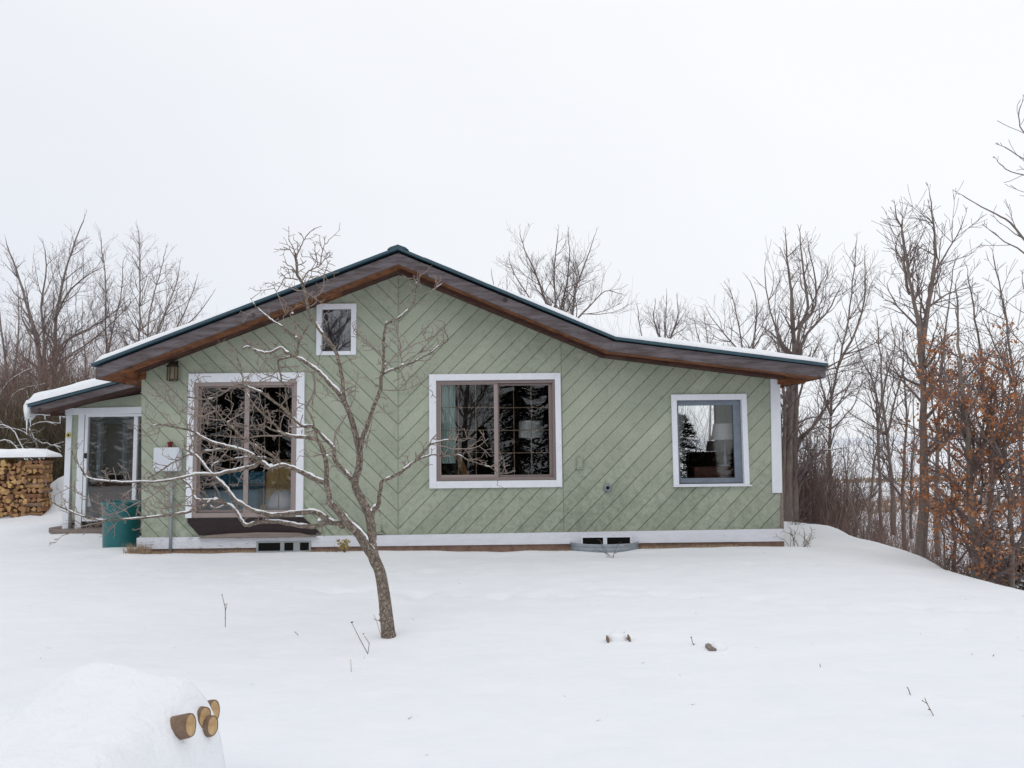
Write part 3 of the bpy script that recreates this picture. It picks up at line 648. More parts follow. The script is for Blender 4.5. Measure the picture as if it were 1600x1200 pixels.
    tw.build('trunk', BARKD, t_); m.build('crown', CONIF, t_)
interior()

# ------------------------------------------------------------------ PORCH (left, set back)
YP = 14.8
porch = empty('screened_porch', (at(165,820,YP).x, YP, 0), 'screened side porch with snowy lean-to roof and glazed door left of the house', 'porch')
def xp(px, py, Y=YP): return xz(px, py, Y)
m = MB(); XE = XL+.05
zh = xp(160,637)[1]
m.prism([xp(112,812), xp(123,812), xp(123,645), xp(112,645)], YP, YP+.06)
m.prism([xp(103,640), (XE, xp(221,634)[1]), (XE, xp(221,596)[1]), xp(140,630), xp(103,638.5)], YP, YP+.06)
# carve two diagonal board joints as raised battens' shadows: real proud boards
m.build('siding', GREEN, porch)
m = MB()
for k, (a, b_) in enumerate(((150,168),(172,190),(190,214),(210,240))):
    pass
pl = []
m = MB()
for k in range(6):
    x = 128+k*19; pa = at(x, 612, YP-.004); L = .62
    m.tube([Vector((at(x,634,YP).x-.35, YP-.004, zh+.33)), Vector((at(x,634,YP).x, YP-.004, zh-.02))], [.006,.006], 4)
m.build('board_joint', mat('dark_green_joint', (.10,.13,.09), .9), porch) if 0 else None
m = MB(); m.prism([xp(103,648.5), (XE, xp(221,645)[1]), (XE, xp(221,634.5)[1]), xp(103,638)], YP-.03, YP-.001)
m.box(xp(103,700)[0], xp(112,700)[0], YP-.03, YP+.09, .0, xp(107,648.5)[1]-.002); m.box(xp(122,700)[0], xp(131.5,700)[0], YP-.025, YP-.001, .12, xp(126,647)[1])
m.build('trim', WHITE, porch, bevel=.004)
# door
wp = lambda l,t,r,b: wr(l,t,r,b,YP)
m = MB(); X1 = XE+.35
fo = wp(131.5,647,240,814); fo = (fo[0], X1, fo[2], fo[3]); 
m.box(fo[0], wp(136,647,136,814)[0], YP-.02, YP+.06, fo[2], fo[3]); m.box(wp(136,647,136,814)[0], X1, YP-.02, YP+.06, wp(131,651,240,651)[3], fo[3]); m.box(wp(136,647,136,814)[0], X1, YP-.02, YP+.06, fo[2], wp(131,809,240,809)[3])
pd = m.build('porch_door', WHITE, porch, bevel=.003)
m = MB(); a = wp(207.5,651,213.5,809); m.box(a[0], a[1], YP-.01, YP+.04, a[2], a[3]); m.build('sash', WHITE, pd, bevel=.003)
a = wp(136,651,207.5,809); m = MB(); m.box(a[0], a[1], YP+.02, YP+.025, a[2], a[3]); m.box(wp(213.5,651,214,809)[0], X1, YP+.03, YP+.035, a[2], a[3]); m.build('pane', GLASS, pd)
m = MB(); a = wp(133.5,708,136,716); m.box(a[0], a[1]+.01, YP-.05, YP-.021, a[2], a[3]); m.build('handle', DARKW, pd)
# roof
YPF = YP-.55
ptt = [xz(45,632,YPF), xz(210,588,YPF)]; pft = [xz(48,636.5,YPF), xz(210,593,YPF)]; pfb = [xz(48,646,YPF), xz(210,604,YPF)]
m = MB(); m.band(pft, pfb, YPF, YPF+.04); m.box(pft[0][0], pft[0][0]+.04, YPF+.04, 18.0, pfb[0][1], pft[0][1]-.01); m.build('fascia', FASCIA, porch, bevel=.003)
m = MB(); m.prism([(ptt[0][0],ptt[0][1]-.05),(ptt[1][0],ptt[1][1]-.05),ptt[1],ptt[0]], YPF-.04, 18.2); pr = m.build('roof', TEAL, porch)
m = MB(); m.band([(x,z+.03) for x,z in pfb],[(x,z+.002) for x,z in pfb], YPF+.05, 18.0); m.build('soffit', BEAM, porch)
for y in (YP-.1, YP+.7, YP+1.5, YP+2.3): m = MB(); m.box(pft[0][0]+.1, xp(103,640)[0], y, y+.05, pfb[0][1]-.03, pfb[0][1]+.03); m.build('rafter_tail', BEAM, porch)
snow_sheet([(ptt[0][0]-.03, ptt[0][1]), (ptt[1][0]-.05, ptt[1][1]-.02)], YPF-.05, 18.1, lambda x: .17, 'roof_snow', pr, seed=9)
# curled snow curtain and icicles hanging off the eave
m = MB(); rng = random.Random(2); xe = ptt[0][0]-.05; n = 40
ys_ = [YPF+(18-YPF)*(k/n) for k in range(n+1)]
low = [ptt[0][1]-.17-.10*abs(noise.noise(Vector((y*3,0,0))))-(.09 if k < 3 else 0) for k, y in enumerate(ys_)]
prev = None
for k, y in enumerate(ys_):
    z1 = ptt[0][1]+.10; zl = low[k]
    ringp = [(xe+.10, z1), (xe, z1-.02), (xe-.05, z1-.12), (xe-.045, (z1+zl)/2), (xe-.01, zl), (xe+.035, zl+.03), (xe+.05, (z1+zl)/2)]
    b0 = len(m.v); m.v += [(x, y, z) for x, z in ringp]
    if k == 0: m.f.append(tuple(range(b0, b0+7))); m.m.append(0)
    if prev is not None:
        for i in range(7): j = (i+1) % 7; m.f.append((prev+i, b0+i, b0+j, prev+j)); m.m.append(0)
    prev = b0
m.f.append(tuple(reversed(range(prev, prev+7)))); m.m.append(0)
m.build('snow_curl', SNOWB, pr, smooth=True)
ICE = bpy.data.materials.new('ice'); ICE.use_nodes = True; bb = ICE.node_tree.nodes['Principled BSDF']; bb.inputs['Base Color'].default_value = (.8,.85,.92,1); bb.inputs['Roughness'].default_value = .15; bb.inputs['Transmission Weight'].default_value = .5
for k, (y, L) in enumerate(((YPF+.05,.32),(YPF+.15,.14),(YPF+.6,.12),(YPF+1.1,.18),(YPF+1.7,.1))):
    m = MB(); p = Vector((xe+.0, y, low[0]+.05 if k < 2 else low[int((y-YPF)/(18-YPF)*n)]+.03)); m.tube([p, p-Vector((0,0,L*.5)), p-Vector((0,0,L))], [.022,.012,.002], 6); m.build('icicle', ICE, pr, smooth=True)
# porch floor, back windows, threshold
m = MB(); m.box(xp(103,0)[0]+.02, XE, YP+.07, 18, -.1, .16); m.build('porch_floor', WEATH, porch)
m = MB(); a0 = xp(100,818)[0]; m.box(a0, XE-.01, YP-.45, YP+.02, .10, .15); m.build('threshold', WEATH, porch, bevel=.005)
m = MB(); xl = xp(103,700)[0]; 
m.box(xl, xl+.08, YP+.09, 18, .16, .5); m.box(xl, xl+.08, YP+.09, 18, 2.2, 2.4)
for y in (15.9, 16.9, 17.9): m.box(xl, xl+.08, y, y+.1, .5, 2.2)
m.box(xl, XE, 17.9, 18.0, .16, .75); m.box(xl, XE, 17.9, 18.0, 2.1, 2.5)
for x in (xl+.9, xl+1.15, xl+1.9): m.box(x, x+.09, 17.9, 18, .75, 2.1)
m.build('porch_framing', GREYF, porch)
SCR = glass('screen_mesh', .3, .3, (.78,.79,.8))
m = MB(); m.box(xl+.03, xl+.034, YP+.09, 18, .5, 2.2); m.box(xl, XE, 17.95, 17.954, .75, 2.1); m.build('insect_screen', SCR, porch)
m = MB(); m.box(xl+.9,xl+1.25,17.7,17.8,.16,2.3); m.build('inner_door', DARKW, porch)
# covered planter basket inside the porch
pb = at(182,790,YP+.5); e_ = empty('wicker_planter', (pb.x, YP+.5, .16), 'dark brown tapered wicker planter inside the porch behind the glass door', 'planter')
m = MB(); zt = at(182,752,YP+.5).z; m.prism([(at(158,790,YP+.5).x, .16+.1), (at(232,790,YP+.5).x, .26), (at(240,753,YP+.5).x, zt), (at(144,753,YP+.5).x, zt)], YP+.25, YP+.8); m.build('planter_body', WICK, e_, bevel=.03)
m = MB(); m.lathe([(0,0),(.13,.0),(.19,.07),(.2,.12),(.17,.12),(.1,.05)], (at(177,750,YP+.5).x, YP+.5, zt), 20); tag(m.build('bowl', DARKW, smooth=True), 'dark bowl resting on the wicker planter inside the porch', 'bowl')
# flower ornament
fc = at(107,680,YP-.05); e_ = empty('flower_ornament', tuple(fc), 'small yellow and green flower ornament fixed to the white porch post', 'ornament')
m = MB()
for k in range(7):
    a = 2*math.pi*k/7; d = Vector((math.cos(a),0,math.sin(a))); s = Vector((-math.sin(a),0,math.cos(a)))
    m.face([fc+d*.01, fc+d*.04+s*.016, fc+d*.065+Vector((0,-.01,0)), fc+d*.04-s*.016])
m.build('petals', YEL, e_); m = MB(); m.lathe([(0,-.02),(.018,-.015),(.022,0)], fc, 10, axis='y'); m.build('flower_centre', DARKW, e_)
# trash can
cp = at(189, 850, 12.75); cr_ = .30; cc = Vector((cp.x, 12.75, 0))
e_ = empty('trash_can', tuple(cc), 'teal plastic barrel standing in the snow at the left corner of the house', 'barrel')
zr = at(189,785,12.6).z
m = MB(); m.lathe([(cr_*.86,-.1),(cr_*.90,.1),(cr_*.95,zr*.55),(cr_*.98,zr-.12),(cr_*1.0,zr-.10),(cr_*1.0,zr-.03)], cc, 40)
m.lathe([(cr_*.94,zr-.03),(cr_*.92,zr*.55),(cr_*.84,.1)], cc, 40); m.build('barrel_body', TCAN, e_, smooth=True)
m = MB(); m.lathe([(cr_*1.0,zr-.03),(cr_*1.05,zr-.025),(cr_*1.06,zr-.0),(cr_*1.0,zr+.01),(cr_*.94,zr),(cr_*.94,zr-.03)], cc, 40); m.build('rim', TCAN, e_, smooth=True)
m = MB(); rng = random.Random(4)
m.lathe([(0,zr-.06),(cr_*.5,zr-.05),(cr_*.93,zr-.11)], cc, 24); m.build('barrel_snow', SNOWB, e_, smooth=True)

# ------------------------------------------------------------------ firewood
def split_log(rng, L, r, round_=False, name='firewood_log'):
    """log along +y starting at 0; returns mesh"""
    m = MB(); n = 18 if round_ else rng.choice((3,3,4,4,5)); pts = []
    for k in range(n):
        a = 2*math.pi*(k+(0 if round_ else rng.uniform(-.33,.33)))/n; rr = r*((1+.09*math.sin(2*a+L*30)+rng.uniform(-.03,.03)) if round_ else rng.uniform(.8,1.12)); pts.append((rr*math.cos(a), rr*math.sin(a)))
    if not round_:      # bark side gets an arc
        q = []
        for k in range(n):
            q.append(pts[k])
            if k == 0: a = (math.atan2(pts[0][1],pts[0][0])+math.atan2(pts[1][1],pts[1][0]))/2; q.append((r*1.05*math.cos(a), r*1.05*math.sin(a)))
        pts = q; n = len(pts)
    b0 = len(m.v); rings = [0, .012, L-.012, L]
    for yy, s in zip(rings, (.93,1,1,.93)): m.v += [(x*s, yy, z*s) for x, z in pts]
    m.f.append(tuple(3*n+i for i in reversed(range(n)))); m.m.append(1)
    q0 = len(m.v); m.v += [(x*.84, .002 if round_ else 0, z*.84) for x, z in pts]; m.f.append(tuple(q0+i for i in range(n))); m.m.append(1)
    for i in range(n): i2 = (i+1) % n; m.f.append((i, i2, q0+i2, q0+i)); m.m.append(0 if round_ else 1)
    for j in range(3):
        for i in range(n):
            i2 = (i+1) % n; m.f.append((j*n+i2, j*n+i, (j+1)*n+i, (j+1)*n+i2)); m.m.append(0 if (round_ or i in (0,1)) else 2)
    me = bpy.data.meshes.new(name); me.from_pydata(m.v, [], m.f)
    for q in (BARKL, CUT2 if round_ else CUT, CUT): me.materials.append(q)
    me.polygons.foreach_set('material_index', m.m); return me
rng = random.Random(11); logs = [split_log(rng, .42, .072) for _ in range(10)]
YS = 18.4; xr = at(67, 760, YS).x; xl_ = at(-30, 760, YS).x
z_top = at(40, 717, YS).z
z = hgt(xr, YS)+.04; row = 0; cnt = 0
while z < z_top-.02:
    x = xr-.47+rng.uniform(-.02,.02)+(.06 if row % 2 else 0)
    while x > xl_:
        o = bpy.data.objects.new('firewood_log', rng.choice(logs)); S.collection.objects.link(o)
        o.location = (x, YS+rng.uniform(-.09,.05), z+rng.uniform(-.03,.03)); o.rotation_euler = (rng.uniform(-.03,.03), rng.uniform(0,6.28), rng.uniform(-.08,.08)); s = rng.uniform(.72,1.28); o.scale = (s,1,s*rng.uniform(.85,1.1))
        tag(o, 'split firewood log stacked end-on in the snow-capped woodpile left of the porch', 'log', 'end-on logs in the left woodpile')
        x -= rng.uniform(.118,.142); cnt += 1
    z += .108; row += 1
z = hgt(xr, YS)+.04; row = 0
while z < z_top-.04:      # cross-stacked end of the pile
    if row % 2 == 0:
        for k in range(3):
            o = bpy.data.objects.new('firewood_log', rng.choice(logs)); S.collection.objects.link(o)
            o.location = (xr+rng.uniform(-.05,.03), YS+.05+k*.14, z); o.rotation_euler = (0, rng.uniform(0,6.28), math.pi/2); s = rng.uniform(.85,1.05); o.scale = (s,.98,s)
            tag(o, 'split firewood log laid crosswise in the end column of the woodpile left of the porch', 'log', 'crosswise logs at the end of the woodpile')
    else:
        for k in range(3):
            o = bpy.data.objects.new('firewood_log', rng.choice(logs)); S.collection.objects.link(o)
            o.location = (xr-.07-k*.14, YS, z); o.rotation_euler = (0, rng.uniform(0,6.28), rng.uniform(-.05,.05))
            tag(o, 'split firewood log lying end-on in the end column of the woodpile left of the porch', 'log', 'end-on logs in the end column of the woodpile')
    z += .112; row += 1
m = MB(); m.box(xl_-.1, xr+.03, YS-.02, YS+.5, z_top+.02, z_top+.035); tag(m.build('cover_board', WEATH), 'thin grey board lying on the woodpile under its snow', 'board')
sc = snow_sheet([(xl_-.1, z_top+.037), (xr-.3, z_top+.037), (xr+.12, z_top+.037)], YS-.10, YS+.55, lambda x: .17*min(1,.25+(xr+.12-x)/.5)+.02, 'pile_snow', None, seed=20, step=.05)
tag(sc, 'thick snow cap lying on top of the woodpile at the far left', 'snow')
# near snow-buried log heap at the lower left
rng = random.Random(5)
def hp(px, py, Y): return at(px, py, Y)
heap_c = at(0, 1100, 3.15)
HX1 = at(334, 1109, 3.4).x
mh = MB(); nx_, ny_ = 110, 80; hx0, hx1 = -4.2, HX1; hy0, hy1 = 2.1, 4.25
def hedge(y):
    if y < 3.40: return HX1+.085+.015*math.sin(y*9)
    px = 338-110*min(1,(y-3.40)/.62); return -(800-px)/1200*y+.05
def heap(x, y, e):
    top = .60-.02*max(0,(e-x)-1)+.06*noise.noise(Vector((x*2.0,y*1.8,0)))+.05*noise.noise(Vector((x*3.6,y*4,2)))+.016*noise.noise(Vector((x*11,y*11,5)))+.02*math.sin(x*2.2+.8)
    top -= .05*math.exp(-(((x+2.05)+.4*(y-3))/.10)**2)+.035*math.exp(-(((x+2.9)-.5*(y-3))/.12)**2)
    top -= .07*sm(1.7, 2.3, -x)
    if y > 3.2: top -= .26*sm(3.2, 4.0, y)
    d = max(0, e-x); ex = math.sqrt(max(0, 1-(1-min(1, d/.20))**2.4))
    top += gauss(x, y, -1.62, 3.30, .35, .35, .07)
    ey = min(1, (max(0,(hy1-y))/.45)**.5) if y > hy1-.45 else 1
    ez = min(1, math.sqrt(max(0,(y-hy0))/.25)) if y < hy0+.25 else 1
    return top*ex*ey*ez
hy1 = 4.05
for j in range(ny_+1):
    y = hy0+(hy1-hy0)*j/ny_; e = hedge(y)
    for i in range(nx_+1):
        u = i/nx_; x = hx0+(e-hx0)*(1-(1-u)**1.5)
        x2 = x + (.04*noise.noise(Vector((y*4,1,4)))*max(0,1-(nx_-i)/20))
        mh.v.append((x2, y, max(-.1, heap(x, y, e)) if 0 < j < ny_ and i < nx_ else -.1))
for j in range(ny_):
    for i in range(nx_): a = j*(nx_+1)+i; mh.f.append((a, a+1, a+nx_+2, a+nx_+1)); mh.m.append(0)
tag(mh.build('snow_heap', SNOWB, smooth=True), 'lumpy snow heap burying a log stack in the lower left foreground', 'snow')
rl = [split_log(rng, .4, .043, True) for _ in range(3)]
for k, (px, py, Y, lab, s) in enumerate(((336,1110,3.42,'topmost cut log end poking from the right side of the snow heap',1.0), (321,1121,3.3,'narrow cut log end just left of the topmost one in the snow heap',.98), (333,1134,3.3,'cut log end half hidden directly below the topmost one in the snow heap',.9), (299,1133,3.10,'lone cut log end farther left in the front of the snow heap',1.0))):
    o = bpy.data.objects.new('round_log', rl[k % 3]); S.collection.objects.link(o); p = at(px, py, Y); o.location = p; o.rotation_euler = (rng.uniform(-.26,-.2), 0, R(80+rng.uniform(-6,6))); o.scale = (s,1,s)
    tag(o, lab, 'log', 'round logs in the near heap')

# ------------------------------------------------------------------ trees
def cat(pts, sub=4):
    out = []
    n = len(pts)
    for i in range(n-1):
        p0 = pts[max(i-1,0)]; p1 = pts[i]; p2 = pts[i+1]; p3 = pts[min(i+2,n-1)]
        for k in range(sub):
            t = k/sub; out.append(tuple(.5*((2*b)+(-a+c)*t+(2*a-5*b+4*c-d)*t*t+(-a+3*b-3*c+d)*t**3) for a,b,c,d in zip(p0,p1,p2,p3)))
    out.append(pts[-1]); return out
# near apple tree traced as px polylines: (points, width start, width end, snow amount)
AP = [
 ([(607,994),(604,965),(600,930),(594,895),(585,872),(581,850),(581,835),(579,817),(575,800),(566,783),(556,762),(555,750),(559,738),(561,728),(562,707),(558,690),(552,665),(546,646),(538,627),(536,615)], 22, 7, .0),
 ([(590,885),(582,868),(572,853),(563,838),(555,829),(541,816),(534,806),(525,795),(517,788)], 17, 11, .9),
 ([(520,791),(514,785),(514,773),(510,757),(510,746),(510,728),(507,712),(505,705),(496,688),(486,685),(474,683),(457,682),(442,677)], 9, 5, .7),
 ([(536,617),(536,602),(532,577),(527,556),(522,545),(512,531),(502,519),(490,501),(485,494),(480,475),(475,454),(471,440),(465,430),(464,415),(462,404),(462,397)], 6.5, 4, .2),
 ([(538,627),(530,615),(517,602),(506,589),(492,576),(477,566),(467,560),(455,554),(447,550),(439,544),(431,547),(422,551),(412,551),(400,547),(387,542),(380,545)], 8, 2.5, .95),
 ([(562,707),(565,692),(567,682),(574,665),(581,644),(590,620),(595,607),(595,596),(596,586),(600,572),(599,559),(599,540),(600,525),(602,510)], 8, 4, .1),
 ([(602,508),(606,505),(615,501),(626,495),(632,489),(640,482),(646,472),(649,462),(650,446),(655,437),(656,426)], 4, 1.4, .7),
 ([(597,585),(609,579),(619,576),(630,572),(644,567),(659,559),(674,551),(686,541),(697,534),(700,529),(695,516),(695,504)], 4.5, 1.2, .7),
 ([(581,805),(584,796),(592,787),(592,776),(595,762),(596,753),(609,747),(625,739),(635,731),(653,717),(666,702),(673,694),(691,689),(709,686),(717,682)], 8, 1.6, .6),
 ([(635,731),(652,719),(670,712),(679,710),(692,713),(715,711),(730,718),(750,725),(766,730),(779,739),(793,739),(805,736)], 3.6, 1.4, .2),
 ([(673,694),(697,698),(707,701),(730,701),(748,697),(763,685)], 2, 1.1, 0), ([(709,686),(721,689),(730,686),(736,682)], 1.5, 1, 0), ([(766,730),(777,722),(787,715)], 1.5, 1, 0), ([(791,738),(788,730),(787,724)],1.4,1,0),
 ([(554,756),(548,747),(537,735),(526,723),(522,716),(522,705),(520,698),(507,685),(494,672),(487,666),(475,666),(466,661),(456,651),(445,640),(425,625),(410,614),(400,610),(384,604),(375,601),(356,610),(341,619),(325,624),(306,622),(292,620)], 7, 2.2, .6),
 ([(510,751),(505,753),(487,746),(474,739),(460,733),(442,727),(430,730),(422,733),(415,726),(405,719),(392,710),(380,704),(361,699),(342,694),(327,689),(312,681),(300,674),(281,669),(254,664),(236,666)], 9, 1.8, .8),
 ([(405,720),(401,727),(390,730),(372,734),(355,737),(340,741),(317,741),(302,742),(286,746),(255,752),(222,753),(182,753),(146,749),(133,743),(125,728),(117,717),(112,704)], 6, 1.6, .9),
 ([(538,823),(529,818),(515,815),(507,808),(494,801),(481,800),(460,802),(430,805),(411,802),(392,796),(377,787),(367,780),(355,764),(342,751),(327,737),(315,721),(305,711),(292,703),(288,692)], 10, 3, 1),
 ([(515,815),(501,819),(487,823),(460,820),(430,815),(405,816),(386,821),(379,815),(370,800),(360,790),(349,786),(337,782),(321,782),(307,780),(302,772),(300,762),(294,755),(284,749)], 8, 3, .8),
 ([(330,783),(324,787),(317,792),(299,799),(279,803),(239,808),(198,811),(166,813),(141,811),(125,805),(101,795),(81,785)], 4.5, 1.6, .8),
 ([(327,790),(336,795),(349,791),(355,788)], 3.5, 3, .5), ([(320,790),(300,791),(287,790),(260,792),(254,786)], 3, 1.5, .7),
 ([(442,678),(430,664),(417,652),(400,636),(387,617),(380,602),(379,590),(375,571),(370,560)], 4.5, 1.6, .3),
 ([(442,677),(425,671),(410,665),(391,665),(375,667),(362,660)], 3.5, 1.4, .3), ([(442,680),(430,681),(410,681),(387,684),(368,683),(350,682)], 3, 1.3, .1),
 ([(437,724),(424,711),(405,700),(389,690),(375,680),(362,667),(350,656),(337,641),(325,627),(318,617)], 4.5, 2, .1),
 ([(437,724),(417,716),(405,715),(391,714),(370,716),(350,720),(335,724),(331,734)], 4, 1.6, .9),
 ([(367,702),(350,701),(330,704),(312,706),(292,712),(280,719),(271,722),(255,733),(231,748)], 3.5, 1.8, .3),
 ([(465,556),(466,540),(471,529),(477,516),(485,504)], 3.5, 2, .2), ([(466,540),(464,530),(454,520),(444,512),(427,502),(415,492),(400,479),(391,466)], 3.6, 1.1, .8),
 ([(464,530),(462,515),(458,503),(453,490)],3,1.6,1),
 ([(455,557),(445,560),(436,562),(434,567),(436,576),(439,589),(440,597),(445,602),(447,617),(448,630),(450,640)], 3.6, 1.8, .4),
 ([(436,576),(425,586),(411,592),(402,599),(392,604)], 2.4, 1.2, 0), ([(440,597),(429,589),(412,584),(404,572),(400,565)], 2, 1.1, 0), ([(439,575),(456,573),(469,572)], 1.7, 1, 0),
 ([(492,578),(489,587),(492,600),(490,613),(482,630),(479,637),(487,652),(491,665),(495,680),(497,689)], 3, 3.4, .0),
 ([(523,616),(514,615),(507,621)],1.6,1,0), ([(534,627),(525,626),(517,627)],1.6,1,0),
 ([(547,636),(554,620),(556,600),(559,590),(552,577)], 2.2, 1.1, 0), ([(558,592),(561,582)],1.3,.9,0), ([(541,649),(530,666),(524,677),(522,696)], 2.4, 2.4, 0),
 ([(599,575),(612,562),(620,552),(635,546),(650,537),(666,532),(677,526),(685,517),(692,508)], 2.4, 1.1, .3), ([(666,532),(659,517),(661,506)],1.5,1,0), ([(672,529),(676,518),(674,509)],1.5,1,0),
 ([(632,566),(642,559),(661,550),(677,546)], 1.8, 1.1, 0), ([(628,571),(627,560),(625,549),(625,537),(620,516),(620,509),(612,506)], 2.4, 2.2, .2),
 ([(655,462),(667,457),(681,450),(680,437)],1.6,1,0), ([(681,450),(692,442)],1.2,.9,.5), ([(651,443),(646,430)],1.3,.9,0),
 ([(598,561),(587,546),(575,540),(556,527),(549,526)],2.2,1.1,.3), ([(587,546),(575,534),(562,526),(552,520),(555,512),(554,505)],1.7,1,0),
 ([(596,609),(610,610),(630,610),(644,605),(657,600),(666,606),(676,613),(674,621)],1.9,1.1,0), ([(634,608),(634,597),(629,586)],1.3,.9,0), ([(657,600),(655,591)],1.2,.9,0),
 ([(572,700),(576,680),(580,665),(581,655),(587,645),(599,637),(599,629)],2,1,0),
 ([(463,402),(465,397),(470,386),(475,375),(481,366),(492,357),(496,356)],2.6,1.2,0), ([(462,398),(460,392),(454,380),(451,374)],2.4,1.2,0), ([(460,401),(457,396),(453,390),(452,384)],2,1.1,0), ([(454,391),(448,388),(443,386)],1.6,1.1,0), ([(475,375),(472,368),(469,364)],1.6,1.1,0),
 ([(464,431),(460,424),(454,421)],2.6,1.8,0), ([(462,425),(458,420),(455,416),(449,414),(446,410),(442,408)],2.4,1.3,0), ([(466,437),(455,435),(445,435),(441,440),(440,443),(432,455),(429,449),(426,445)],2.4,1.2,0), ([(446,434),(438,426)],1.6,1.1,0), ([(454,434),(451,424),(450,419)],1.6,1.1,0),
 ([(475,453),(465,454),(455,450),(442,445),(436,441)],2,1.2,0), ([(432,455),(436,465),(441,478),(446,490)],1.6,1.2,.3),
 ([(471,440),(475,434),(482,424),(492,419),(500,415),(506,406),(510,401)],3,1.2,0), ([(501,413),(502,400),(505,389),(507,382),(511,380),(514,374)],2.1,1.1,0), ([(500,411),(495,409),(487,401),(484,397)],1.7,1.1,0), ([(494,418),(496,410),(493,397),(492,391),(492,384),(490,379)],1.9,1.1,0), ([(502,401),(494,395)],1.4,1,0), ([(506,402),(514,395),(517,394)],1.5,1,0), ([(484,423),(495,425),(506,428)],1.5,1.2,0),
 ([(475,448),(480,457),(490,463),(499,460),(505,449),(507,430),(512,412),(516,407)],2.4,1.2,.2), ([(512,411),(510,404)],1.3,1,0), ([(490,463),(494,466),(494,472),(485,479)],2.2,1.8,.3), ([(475,448),(478,435),(481,428)],1.6,1,0),
 ([(472,667),(454,667),(450,656)],2.2,1.3,.2), ([(511,709),(519,703)],2.6,2.4,.5), ([(505,710),(495,712),(481,714),(468,712)],1.7,1.1,0),
 ([(231,756),(247,765),(255,774),(258,782)],1.8,1,0), ([(161,788),(157,788),(138,779),(120,770),(101,759)],1.8,1.1,0), ([(183,816),(176,824),(166,831)],1.6,1,0), ([(161,816),(130,822),(112,832),(97,837)],1.9,1.2,0), ([(158,790),(163,800),(166,812)],2,1.8,.3),
 ([(271,751),(239,774),(206,790),(185,801),(170,803)],1.8,1.1,.2), ([(250,668),(246,677),(229,682)],1.6,1,0), ([(372,734),(377,722),(372,712)],1.6,1,0), ([(294,705),(300,690),(296,670),(302,650)],2.2,1.2,0), ([(302,772),(285,785),(262,795)],1.7,1,0), ([(306,622),(303,605),(307,592)],2,1.2,0), ([(325,624),(316,640),(316,648),(322,655)],2,1.3,.2),
 ([(337,641),(318,650),(300,648),(281,642),(268,628),(255,622),(240,612)],2.6,1.1,.3), ([(350,656),(330,655),(310,648)],2,1.3,.3), ([(356,660),(362,655),(378,646),(392,640)],2.2,1.6,.5), ([(268,628),(262,612),(258,600)],1.5,1,0), ([(281,642),(283,655),(280,666)],1.4,1,0),
]
DT = gp(607, 993).y
rng = random.Random(21)
ptsall = []   # (px,py,depth,w)
bmk = MB(); btw = MB(); bsn = MB()
def catd(P, ws, we, d0, drift, sub=4):
    n = len(P); L = [0]
    for i in range(1, n): L.append(L[-1]+math.hypot(P[i][0]-P[i-1][0], P[i][1]-P[i-1][1]))
    full = [(P[i][0], P[i][1], d0+drift*(L[i]/100.0), ws+(we-ws)*(L[i]/L[-1])**.8) for i in range(n)]
    return cat(full, sub)
def twig(px, py, d, ang, L, w, lvl, rng):
    pts = [(px, py)]; a = ang; n = rng.choice((2,3)); dd = rng.uniform(-.25,.25)
    for k in range(n):
        a += rng.uniform(-.5,.5); s = L/n; pts.append((pts[-1][0]+math.cos(a)*s, pts[-1][1]-math.sin(a)*s))
    k_ = len(pts); P = [at(p[0], p[1], d+dd*(i/k_)*(L/60)) for i, p in enumerate(pts)]
    r = [(w*(1-.45*i/(k_-1)))/2/F*d for i in range(k_)]
    P.append(P[-1]+(P[-1]-P[-2]).normalized()*.006); r[-1:] = [r[-1]*1.25, r[-1]*1.35]; P[-2], P[-1] = P[-2], P[-1]
    btw.tube(P, r, 4)
    if lvl > 0:
        for q in range(rng.choice((1,2,2,3))):
            i = rng.randrange(1, k_); twig(pts[i][0], pts[i][1], d, a+rng.choice((-1,1))*rng.uniform(.5,1.1), L*rng.uniform(.35,.6), w*.75, lvl-1, rng)
